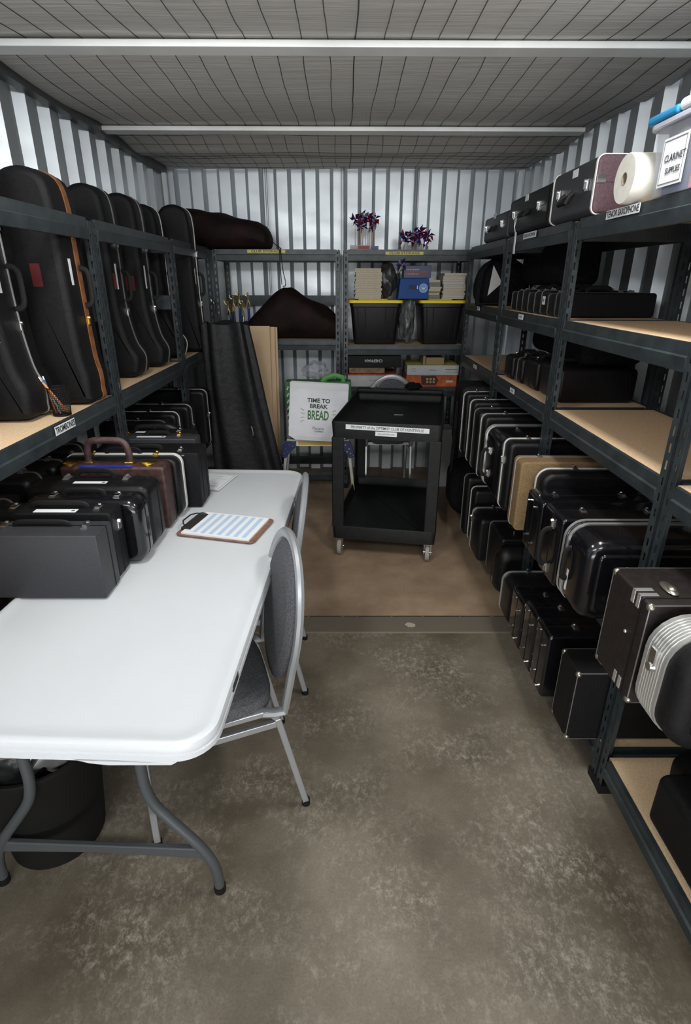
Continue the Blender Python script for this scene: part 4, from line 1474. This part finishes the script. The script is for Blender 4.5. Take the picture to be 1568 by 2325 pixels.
# ---------------------------------------------------------------- step stool + bags
ST = thing('work_platform', 'aluminium folding step with navy hinges and yellow stickers, under the white paper bag', 'step stool', (-0.19, 3.93, 0))
MB().box(-0.225, 0.235, -0.02, 0.28, 0.505, 0.555).build('platform', ALUM, ST, bevel=0.004)
s = MB().box(-0.15, 0.16, -0.0015, 0.0, -0.022, 0.022).build('sticker', WHITEP, ST, loc=(0, -0.0205, 0.530))
MB().box(-0.142, 0.15, -0.0010, 0.0, -0.014, 0.016).build('yellow_panel', mat('ochre_print', (0.55, 0.38, 0.08), 0.6), s, loc=(0, -0.0016, 0))
for sx in (-1, 1):
    for yy in (0.0, 0.26):
        lg = MB().bar((sx * 0.225, yy, 0.52), (sx * 0.285, yy - 0.0, 0.0), 0.022, 0.055, (0, 1, 0)).build('leg', ALUM, ST, bevel=0.002)
        if yy == 0.0:
            MB().bar((sx * 0.247, yy - 0.0125, 0.33), (sx * 0.262, yy - 0.0125, 0.20), 0.002, 0.036, (0, 1, 0)).build('warning_sticker', YELLOW, lg)
            hg = MB()
            hg.prism([(sx * 0.155, 0.545), (sx * 0.235, 0.550), (sx * 0.258, 0.50), (sx * 0.275, 0.43), (sx * 0.235, 0.415), (sx * 0.205, 0.46), (sx * 0.160, 0.50)], 'y', -0.034, -0.022)
            h_ = hg.build('hinge_plate', NAVY, ST, bevel=0.003)
            rv = MB()
            for a, b in ((0.175, 0.535), (0.205, 0.52), (0.18, 0.51), (0.232, 0.49), (0.218, 0.468), (0.243, 0.455), (0.245, 0.43), (0.262, 0.44)):
                rv.cyl((sx * a, -0.034, b), (sx * a, -0.038, b), 0.005, n=8)
            rv.build('rivet_set', CHROME, h_)

PB = thing('paper_bag', 'white paper carrier bag printed TIME TO BREAK BREAD in green', 'paper bag', (-0.19, 3.915, 0.556), (R(-4), R(3.2), 0))
mb = MB()
rings = []
for z, a, d in ((0.0, 0.155, 0.055), (0.03, 0.205, 0.060), (0.20, 0.206, 0.055), (0.405, 0.206, 0.045)):
    rings.append([(sx * a, sy * d, z) for sx, sy in ((-1, -1), (0, -1), (1, -1), (1, 0), (1, 1), (0, 1), (-1, 1), (-1, 0))])
inn = [[(p[0] * 0.985, p[1] * 0.95, p[2] if i == 0 else 0.01) for p in (rings[-1] if i == 0 else rings[0])] for i in (0, 1)]
mb.loft(rings + inn)
pb = mb.build('bag_body', PAPERBAG, PB)
MB().box(-0.206, 0.206, -0.0485, -0.0470, 0.360, 0.404).build('top_fold', WHITEP, PB)


def bagtext(s, size, m, x, z, sx=1, sy=1, bold=0.0):
    yb = -0.0625 + (z - 0.03) * 0.04
    lettering(s, size, m, PB, (x, yb, z), rot=(R(90 - 2.0), 0, 0), sx=sx, sy=sy, bold=bold)


bagtext('TIME TO', 0.040, DGREEN, 0.0, 0.285, 1.05, 1, 0.0012)
bagtext('BREAK', 0.040, DGREEN, 0.0, 0.245, 1.05, 1, 0.0012)
bagtext('BREAD', 0.062, GREEN, 0.0, 0.180, 0.80, 1.45, 0.0016)
bagtext('Panera', 0.030, PALEINK, 0.005, 0.090, 1.0)
bagtext('CATERING', 0.014, PALEINK, 0.008, 0.068, 1.0, 1, 0.0004)
mb = MB()
for sx in (-1, 1):
    for a in (-35, -12, 12, 35):
        ca, sa = math.cos(R(a)), math.sin(R(a))
        p = (sx * (0.095 + 0.006 * abs(a) / 35), -0.0592, 0.18 + sa * 0.06)
        q = (p[0] + sx * ca * 0.028, -0.0585, p[2] + sa * 0.022)
        mb.bar(p, q, 0.004, 0.002, (0, 1, 0))
mb.build('ray_marks', LGREEN, PB)
GB = thing('reusable_bag', 'green and white patterned shopping bag behind the white paper bag', 'shopping bag', (-0.185, 4.10, 0.556))
mb = MB()
mb.loft([[(sx * a, sy * d, z) for sx, sy in ((-1, -1), (1, -1), (1, 1), (-1, 1))] for z, a, d in ((0, 0.21, 0.07), (0.30, 0.245, 0.075), (0.395, 0.24, 0.06))])
mb.build('bag_body', GREEN, GB, bevel=0.01)
mb = MB()
for k in range(7):
    for q in range(14):
        for sgn, xx in ((1, 0.2355), (-1, -0.2355)):
            pass
        x = -0.225 + 0.033 * q
        z = 0.05 + k * 0.048
        mb.bar((x, -0.0762, z), (x + 0.012, -0.0762, z + 0.026), 0.010, 0.001, (0, 1, 0))
mb.build('leaf_print', WHITEP, GB)
MB().tube([(0.03, -0.05, 0.39), (0.06, -0.05, 0.42), (0.12, -0.045, 0.440), (0.18, -0.05, 0.425), (0.185, -0.05, 0.38)], 0.006, 8, ry=0.018, up=(0, 1, 0)).build('handle', mat('bright_green_strap', (0.07, 0.28, 0.05), 0.5), GB, smooth=True)
tag(lump('plastic_bag', CLEARBAG, None, (-0.20, 4.13, 0.952), (0.085, 0.06, 0.055), 11, 0.45, 2.0), 'crumpled clear plastic bag on top of the green shopping bag', 'plastic bag')

# tall black cloth bag leaning in the left corner
t = thing('tall_cloth_bag', 'tall folded black cloth bag with a silver zip pull, standing in the left corner', 'cloth bag', (-0.70, 3.80, 0))
mb = MB()
rings = []
for k in range(29):
    u = k / 28
    z = 0.001 + 1.37 * u
    xc = -0.01 + (-0.065 + 0.0) * u + 0.10 * (1 - u) * 0.6
    hw = 0.265 - 0.115 * u
    hy = 0.11 - 0.04 * u
    ring = []
    for j in range(72):
        a = 2 * PI * j / 72
        fold = 1 + 0.22 * math.sin(7 * a + 2.2 * u + 1.5 * math.sin(3 * u)) * (0.6 + 0.4 * u) + 0.07 * noise.noise(Vector((math.cos(a) * 3, math.sin(a) * 3, z * 2.5)))
        cx = math.copysign(abs(math.cos(a)) ** 0.7, math.cos(a))
        sy = math.copysign(abs(math.sin(a)) ** 0.7, math.sin(a))
        ring.append((xc + cx * hw * (1 + (fold - 1) * 0.3), sy * hy * fold, z + (0.012 * math.sin(5 * a) if k == 28 else 0)))
    rings.append(ring)
mb.loft(rings)
mb.build('cloth', BLACKN, t, smooth=True)
MB().tube([(0.075, -0.128, 0.712), (0.080, -0.131, 0.69), (0.083, -0.131, 0.66)], 0.004, 6).cyl((0.084, -0.131, 0.655), (0.084, -0.136, 0.655), 0.008, n=10).build('zip_pull', CHROME, t)

# loose boards leaning against the back unit
for k, (x0, x1, zt, yy) in enumerate(((-0.93, -0.545, 1.325, 4.15), (-0.90, -0.515, 1.315, 4.20), (-0.89, -0.500, 1.310, 4.245))):
    o = MB().box(x0, x1, 0, 0.013, 0, zt).build('loose_board', BOARD, None, loc=(0.0, yy - 0.02, 0.0), rot=(R(-6.0), 0, 0))
    tag(o, ('front one of three tan boards leaning in the left corner', 'middle one of three tan boards leaning in the left corner', 'rear one of three tan boards leaning in the left corner')[k], 'board', 'tan boards leaning in the corner')


# ---------------------------------------------------------------- things on the back shelves
def blob_bag(name, label, pts, m, cat='bag'):
    # pts: (x, yc, zbottom, half depth, height)
    mb = MB()
    rings = []
    for i, (x, yc, zb, hd, h) in enumerate(pts):
        ring = []
        for j in range(28):
            a = 2 * PI * j / 28
            yy = math.cos(a) * hd
            zz = zb + h * (0.5 + 0.5 * math.copysign(abs(math.sin(a)) ** 0.8, math.sin(a)))
            d = 1 + 0.10 * noise.noise(Vector((x * 6, math.cos(a) * 2, math.sin(a) * 2)))
            ring.append((x, yc + yy * d, max(zb, zb + (zz - zb) * (1 + 0.06 * noise.noise(Vector((x * 8, a, 2)))))))
        rings.append(ring)
    mb.loft(rings)
    t = thing(name, label, cat)
    mb.build('cloth_body', m, t, smooth=True)
    return t


def interp(keys, n):
    out = []
    for k in range(n):
        u = k / (n - 1) * (len(keys) - 1)
        i = min(int(u), len(keys) - 2)
        f = u - i
        f = f * f * (3 - 2 * f) if False else f
        out.append(tuple(keys[i][q] * (1 - f) + keys[i + 1][q] * f for q in range(5)))
    return out


z = 1.838
t = blob_bag('long_dark_bag', 'long dark maroon soft bag lying across the top of the back left shelving', interp([(-1.30, 4.62, z, 0.05, 0.10), (-1.28, 4.62, z, 0.14, 0.24), (-1.24, 4.62, z, 0.17, 0.29), (-1.12, 4.61, z, 0.17, 0.275), (-0.98, 4.60, z, 0.17, 0.255), (-0.84, 4.59, z, 0.17, 0.23), (-0.72, 4.59, z, 0.17, 0.205),
                                                  (-0.63, 4.59, z, 0.165, 0.19), (-0.57, 4.59, z, 0.15, 0.155), (-0.545, 4.59, z + 0.01, 0.10, 0.11), (-0.53, 4.59, z + 0.04, 0.03, 0.04)], 45), BAGM)
z = 1.208
t = blob_bag('dark_peaked_bag', 'dark maroon soft bag with a peaked top on the back left shelf', interp([(-0.80, 4.58, z, 0.04, 0.05), (-0.76, 4.58, z, 0.12, 0.11), (-0.68, 4.57, z, 0.16, 0.19), (-0.60, 4.56, z, 0.17, 0.265), (-0.52, 4.56, z, 0.17, 0.335), (-0.46, 4.56, z, 0.17, 0.372), (-0.40, 4.56, z, 0.17, 0.372),
                                                    (-0.33, 4.56, z, 0.17, 0.325), (-0.22, 4.56, z, 0.17, 0.275), (-0.12, 4.57, z, 0.17, 0.225), (-0.06, 4.57, z, 0.14, 0.17), (-0.045, 4.57, z, 0.06, 0.10)], 45), BAGM)
MB().tube([(-0.545, 4.50, 1.915), (-0.50, 4.47, 1.87), (-0.462, 4.52, 1.845), (-0.455, 4.39, 1.84), (-0.448, 4.385, 1.75), (-0.440, 4.39, 1.68), (-0.428, 4.41, 1.62), (-0.435, 4.46, 1.590), (-0.455, 4.48, 1.585)], 0.0032, 6).build('cord', ROPE, t, smooth=True)
MB().tube([(-0.462, 4.385, 1.84), (-0.461, 4.385, 1.72), (-0.458, 4.42, 1.60)], 0.0028, 6).build('cord', ROPE, t, smooth=True)


# trophies
def trophy(x, y, z, h, cm, nm, s=1.0, lean=0):
    t = thing('trophy', nm, 'trophy', (x, y, z), (0, lean, 0), 'trophies on the back left shelf')
    MB().box(-0.028, 0.028, -0.022, 0.022, 0, 0.03).build('base', mat('marble', (0.12, 0.12, 0.13), 0.25), t, bevel=0.002)
    MB().cyl((0, 0, 0.03), (0, 0, h), 0.012, 0.009, 12).build('column', cm, t, smooth=True)
    f = MB()
    f.cyl((0, 0, h), (0, 0, h + 0.012), 0.014, 0.008, 12)
    f.tube([(-0.012, 0, h + 0.012), (-0.008, 0, h + 0.035), (-0.003, 0, h + 0.055)], [0.004, 0.005, 0.006], 8)
    f.tube([(0.012, 0, h + 0.012), (0.009, 0, h + 0.035), (0.003, 0, h + 0.055)], [0.004, 0.005, 0.006], 8)
    f.tube([(0, 0, h + 0.050), (0, 0, h + 0.07), (0, 0, h + 0.09), (0, 0, h + 0.098)], [0.008, 0.007, 0.011, 0.004], 8)
    f.sph((0, 0, h + 0.107), 0.008, 8, 6)
    f.tube([(-0.009, 0, h + 0.088), (-0.022, -0.004, h + 0.098), (-0.026, -0.006, h + 0.118)], [0.004, 0.0035, 0.003], 6)
    f.tube([(0.009, 0, h + 0.088), (0.022, -0.004, h + 0.078), (0.014, -0.012, h + 0.066)], [0.004, 0.0035, 0.003], 6)
    f.build('gold_figure', GOLD, t, smooth=True)
    return t


for args in ((-0.935, 4.46, 1.208, 0.175, GCOL, 'small gold trophy on a green column, leftmost in the corner', 1, R(-8)), (-0.885, 4.50, 1.208, 0.16, TEAL, 'gold trophy with a bright turquoise column'),
             (-0.835, 4.46, 1.208, 0.20, NAVY, 'tall gold trophy on a dark blue column, left of centre in the trophy group'), (-0.800, 4.52, 1.208, 0.225, BLUEP, 'tallest gold trophy on a royal blue column'),
             (-0.765, 4.46, 1.208, 0.165, GOLD, 'all-gold trophy with a gleaming cup-like stem'), (-0.730, 4.51, 1.208, 0.22, PINBLUE, 'gold trophy farthest right, beside the peaked dark bag')):
    trophy(*args)


# totes
def tote(x0, x1, label):
    xc, wd = (x0 + x1) / 2, x1 - x0
    t = thing('storage_tote', label, 'tote', (xc, 4.62, 1.171), 0, 'black totes with yellow lids')
    mb = MB()
    rings = []
    for z, k in ((0.0, 0.76), (0.01, 0.78), (0.27, 0.90), (0.275, 0.93), (0.30, 0.93)):
        rings.append([(a * k, b * (k + 0.04), z) for a, b in rr_xy(wd, 0.40, 0.03, 4)])
    mb.loft(rings)
    mb.build('tub', BLACKP, t, smooth=True)
    for sx in (-0.30, -0.17, 0.17, 0.30):
        MB().bar((sx * wd * 0.98, -0.158, 0.02), (sx * wd * 1.12, -0.188, 0.265), 0.008, 0.012, (0, 1, 0)).build('moulded_rib', BLACKR, t)
    l = MB()
    l.prism(rr_xy(wd, 0.42, 0.03, 4), 'z', 0.300, 0.322)
    l.prism(rr_xy(wd * 0.55, 0.36, 0.02, 4, (-0.02, 0)), 'z', 0.322, 0.330)
    l.build('lid', YELLOW, t, bevel=0.004)
    return t


tote(0.036, 0.450, 'black storage tote with a yellow lid under the tall paper stack, on the back shelf')
tote(0.572, 0.925, 'black storage tote with a yellow lid nearest the right-hand shelving')
o = lump('plastic_bag', GREYBAG, None, (0.487, 4.52, 1.172), (0.058, 0.09, 0.155), 21, 0.35, 2.0)
tag(o, 'grey crumpled plastic bag squeezed between the two yellow-lidded totes', 'plastic bag')
o = lump('plastic_bag', DKBAG, None, (0.335, 4.52, 1.503), (0.066, 0.08, 0.115), 31, 0.25, 2.0)
tag(o, 'dark grey plastic bag beside the tall paper stack on the yellow lid', 'plastic bag')

# stacks of booklets: (x0,x1,ybase,z0, n, thickness, material)
BKM = {}


def book(wd, d, h, m):
    k = (round(wd, 3), round(h, 4), m.name)
    if k not in BKM:
        BKM[k] = MB().box(-wd / 2, wd / 2, 0, d, 0, h * 0.96).mesh('booklet', m)
    return BKM[k]


def bstack(xc, wd, z0, n, h, mats_, where, grp):
    z = z0
    for k in range(n):
        m = mats_[k % len(mats_)]
        hh = h * (0.75 + 0.5 * ((k * 37) % 10) / 10)
        o = put('booklet', book(wd, 0.26, hh, m), None, (xc + random.uniform(-0.006, 0.006), 4.435 + random.uniform(-0.006, 0.006), z), (0, 0, random.uniform(-0.03, 0.03)))
        tag(o, where, 'booklet', grp)
        z += hh


ZL = 1.1712 + 0.330
bstack(0.185, 0.195, ZL, 14, 0.0158, [CREAM, CREAM, CREAM], 'cream paper booklet in the tall stack on the left yellow lid', 'booklets in the tall left stack')
bstack(0.682, 0.088, ZL, 9, 0.0150, [GREYPG, GREYPG, CREAM, GREYPG, CREAM, CREAM], 'small grey or cream booklet in the low middle stack on the right yellow lid', 'booklets in the low middle stack')
bstack(0.826, 0.165, ZL, 12, 0.0155, [CREAM, CARD, CREAM, CREAM, CREAM, CARD, CREAM, CARD], 'pale booklet in the right-hand stack on the right yellow lid', 'booklets in the right stack')

t = thing('blue_box', 'blue box with a round white and blue seal on the back shelf', 'box', (0.520, 4.40, 1.5015))
MB().loft([[(-0.115, 0, 0), (0.112, 0, 0), (0.112, 0.17, 0), (-0.115, 0.17, 0)], [(-0.10, 0.01, 0.142), (0.112, 0.01, 0.142), (0.112, 0.17, 0.142), (-0.10, 0.17, 0.142)]]).build('box_body', BLUEP, t, bevel=0.005)
MB().cyl((0.072, 0.002, 0.075), (0.072, -0.003, 0.075), 0.033, n=24).build('seal', LBLUE, t)
mb = MB()
mb.box(0.056, 0.088, -0.0045, -0.003, 0.070, 0.078)
mb.box(0.056, 0.060, -0.0045, -0.003, 0.066, 0.084)
mb.box(0.084, 0.088, -0.0045, -0.003, 0.066, 0.084)
mb.tube([(0.072 + math.cos(a) * 0.030, -0.004, 0.075 + math.sin(a) * 0.030) for a in [2 * PI * q / 24 for q in range(24)]], 0.001, 4, closed=True)
mb.build('seal_emblem', WHITEP, t)
MB().box(-0.035, 0.02, -0.002, 0.006, 0.068, 0.094).build('grip_slot', INK, t)
MB().box(0.024, 0.030, -0.003, 0.004, 0.070, 0.092).build('white_mark', WHITEP, t)
t = thing('patriotic_box', 'navy and red carton with star rows, lying on the blue box', 'box', (0.545, 4.42, 1.645))
MB().box(-0.10, 0.10, 0, 0.16, 0, 0.085).build('box_body', NAVY, t, bevel=0.002)
MB().box(-0.085, 0.0, -0.0012, 0, 0.036, 0.050).box(0.015, 0.075, -0.0012, 0, 0.036, 0.048).build('red_stripe', mat('faded_red', (0.28, 0.06, 0.06), 0.6), t)
mb = MB()
for k in range(8):
    mb.box(-0.08 + k * 0.012, -0.075 + k * 0.012, -0.0012, 0, 0.026, 0.031)
    mb.box(-0.08 + k * 0.012, -0.075 + k * 0.012, -0.0012, 0, 0.056, 0.061)
mb.build('star_row', WHITEP, t)

# boxes under the totes
t = thing('appliance_box', 'black carton lettered upside down with Chefman, lower back shelf', 'box', (0.235, 4.41, 1.000))
MB().box(-0.205, 0.215, 0, 0.30, 0, 0.088).build('box_body', BLACKV, t, bevel=0.003)
lettering('CHEFMAN', 0.030, mat('grey_white_ink', (0.5, 0.5, 0.5), 0.6), t, (0.0, -0.0006, 0.052), rot=(PI / 2, PI, 0), bold=0.0006)
tg_ = tag(MB().box(-0.19, 0.09, 0, 0.28, 0, 0.045).build('flat_carton', mat('brown_carton', (0.22, 0.14, 0.09), 0.8, 0, 0.3, 30), None, loc=(0.235, 4.425, 0.953), bevel=0.002), 'flat brown carton between the black carton and the white box', 'box')
t = thing('white_carton', 'white carton with an orange top edge, left on the lower back shelf', 'box', (0.215, 4.41, 0.8515))
MB().box(-0.205, 0.205, 0, 0.32, 0, 0.088).build('box_body', CARD, t, bevel=0.002)
MB().box(-0.205, 0.205, -0.0012, 0.32, 0.0885, 0.097).build('orange_edge', ORANGE, t)
lettering('WAFFLE MAKER', 0.010, PALEINK, t, (0.02, -0.001, 0.05))
t = thing('orange_carton', 'orange carton picturing six round cookies, on the lower back shelf', 'box', (0.700, 4.41, 0.8515))
MB().box(-0.205, 0.195, 0, 0.32, 0, 0.090).build('box_body', ORANGE, t, bevel=0.002)
mb = MB().prism([(-0.08, 0.015), (0.03, 0.015), (0.05, 0.05), (0.03, 0.085), (-0.09, 0.085)], 'y', -0.0012, 0)
mb.build('dark_panel', mat('dark_print', (0.05, 0.02, 0.015), 0.7), t)
mb = MB()
for a in range(3):
    for b in range(2):
        mb.cyl((-0.038 + a * 0.026, -0.0012, 0.038 + b * 0.022), (-0.038 + a * 0.026, -0.0024, 0.038 + b * 0.022), 0.0095, n=12)
mb.build('cookie_print', mat('cookie_print', (0.42, 0.28, 0.12), 0.7), t)
MB().box(0.11, 0.165, -0.0012, 0, 0.035, 0.050).build('pale_logo', CARD, t)
t = thing('white_carton', 'long white carton with a yellow top edge, lying on the orange carton', 'box', (0.700, 4.41, 0.9425))
MB().box(-0.200, 0.205, 0, 0.32, 0, 0.070).build('box_body', CARD, t, bevel=0.002)
MB().box(-0.200, 0.205, -0.001, 0.32, 0.0705, 0.0745).build('yellow_edge', YELLOWL, t)
mb = MB()
mb.box(-0.03, 0.03, -0.0012, 0, 0.036, 0.041)
mb.box(0.10, 0.19, -0.0012, 0, 0.040, 0.046)
mb.box(0.10, 0.19, -0.0012, 0, 0.022, 0.024)
mb.tube([(-0.145 + math.cos(a) * 0.013, -0.001, 0.038 + math.sin(a) * 0.013) for a in [2 * PI * q / 16 for q in range(16)]], 0.0012, 4, closed=True)
mb.build('printing', PALEINK, t)
tag(MB().box(-0.07, 0.07, 0, 0.2, 0, 0.055).box(-0.095, -0.075, 0, 0.2, 0, 0.072).build('brown_packet', mat('tan_packet', (0.26, 0.19, 0.10), 0.8), None, loc=(0.72, 4.44, 1.0175), bevel=0.002), 'brown packet with a white end standing on the long white carton', 'packet')


tag(MB().box(0.74, 0.905, 4.43, 4.62, 0.0005, 0.50).build('tall_carton', CARD, bevel=0.003), 'plain pale carton on the floor under the back shelf, seen past the trolley', 'box')


# pinwheels
def pinmesh(mA, mB_):
    out = []
    for q, mm in ((0, mA), (1, mB_)):
        mb = MB()
        for k in range(3):
            a = 2 * PI * (2 * k + q) / 6
            b = a + 0.75
            c0 = (0, 0, 0)
            p1 = (math.cos(a) * 0.050, 0.004, math.sin(a) * 0.050)
            p2 = (math.cos(b) * 0.028, -0.014, math.sin(b) * 0.028)
            p3 = (math.cos(a + 0.25) * 0.024, -0.020, math.sin(a + 0.25) * 0.024)
            mb.add([c0, p1, p2, p3, (0, 0.001, 0), (p1[0], p1[1] + 0.001, p1[2]), (p2[0], p2[1] + 0.001, p2[2]), (p3[0], p3[1] + 0.001, p3[2])],
                   [(0, 1, 2), (0, 2, 3), (4, 6, 5), (4, 7, 6), (0, 4, 5, 1), (1, 5, 6, 2), (2, 6, 7, 3), (3, 7, 4, 0)])
        out.append(mb.mesh('blades', mm))
    return out


PM = [pinmesh(PINRED, PINBLUE), pinmesh(PINRED, NAVY), pinmesh(PINBLUE, PINSIL), pinmesh(PINBLUE, PINRED)]
HUB = MB().cyl((0, 0, 0), (0, -0.02, 0), 0.005, n=8).mesh('hub', PINRED)
STK = MB().cyl((0, 0.006, -0.21), (0, 0.006, 0.0), 0.0028, n=6).mesh('stick', WOODS)
STKS = MB().cyl((0, 0.006, -0.13), (0, 0.006, 0.0), 0.0028, n=6).mesh('stick', WOODS)
for gi, (xc, zc, n, rx, rz_, sm, base, grp, lab) in enumerate(((0.160, 2.030, 11, 0.085, 0.045, STK, 1.838, 'left bunch of pinwheels', 'red, blue and silver foil pinwheel in the taller left bunch on the back shelving'),
                                                          (0.545, 1.925, 13, 0.115, 0.040, STKS, 1.838, 'right bunch of pinwheels', 'red, blue and silver foil pinwheel in the wide low right bunch on the back shelving'))):
    for k in range(n):
        a = k * 2.4
        rr = math.sqrt((k + 0.5) / n)
        x, z_ = xc + math.cos(a) * rx * rr, zc + math.sin(a) * rz_ * rr
        t = thing('pinwheel', lab, 'pinwheel', (x, 4.52 + 0.012 * (k % 5), z_), (0, 0, 0), grp)
        for me in PM[k % 4]:
            put('blades', me, t, None, (random.uniform(-0.5, 0.3), random.uniform(0, 6), random.uniform(-0.5, 0.5)))
        put('hub', HUB, t)
        s = put('stick', sm, t)
        s.scale = (1, 1, (z_ - base - 0.004) / (0.21 if sm is STK else 0.13))
        if k % 4 == 0:
            MB().box(-0.009, 0.009, -0.026, -0.025, -0.05, -0.012).build('paper_tag', WHITEP, t, rot=(0, random.uniform(-0.4, 0.4), 0))
t = thing('pinwheel', 'single drooping pinwheel hanging below the CLUB STORAGE sign over the blue box', 'pinwheel', (0.427, 4.385, 1.735))
for me in PM[2]:
    put('blades', me, t, None, (0.4, 1.0, 0.2))
put('hub', HUB, t)
put('stick', STKS, t, None, (0, R(25), 0)).scale = (1, 1, 0.45)
t = thing('pinwheel_box', 'low printed pinwheel display box on top of the back shelving', 'box', (0.155, 4.50, 1.838))
MB().box(-0.105, 0.045, -0.05, 0.10, 0, 0.028).build('box_body', CARD, t)
MB().box(-0.05, 0.035, -0.0515, -0.05, 0.004, 0.024).build('red_print', mat('faded_red', (0.3, 0.1, 0.1), 0.6), t)
MB().box(0.046, 0.10, -0.05, 0.10, 0, 0.022).build('navy_flap', NAVY, t)
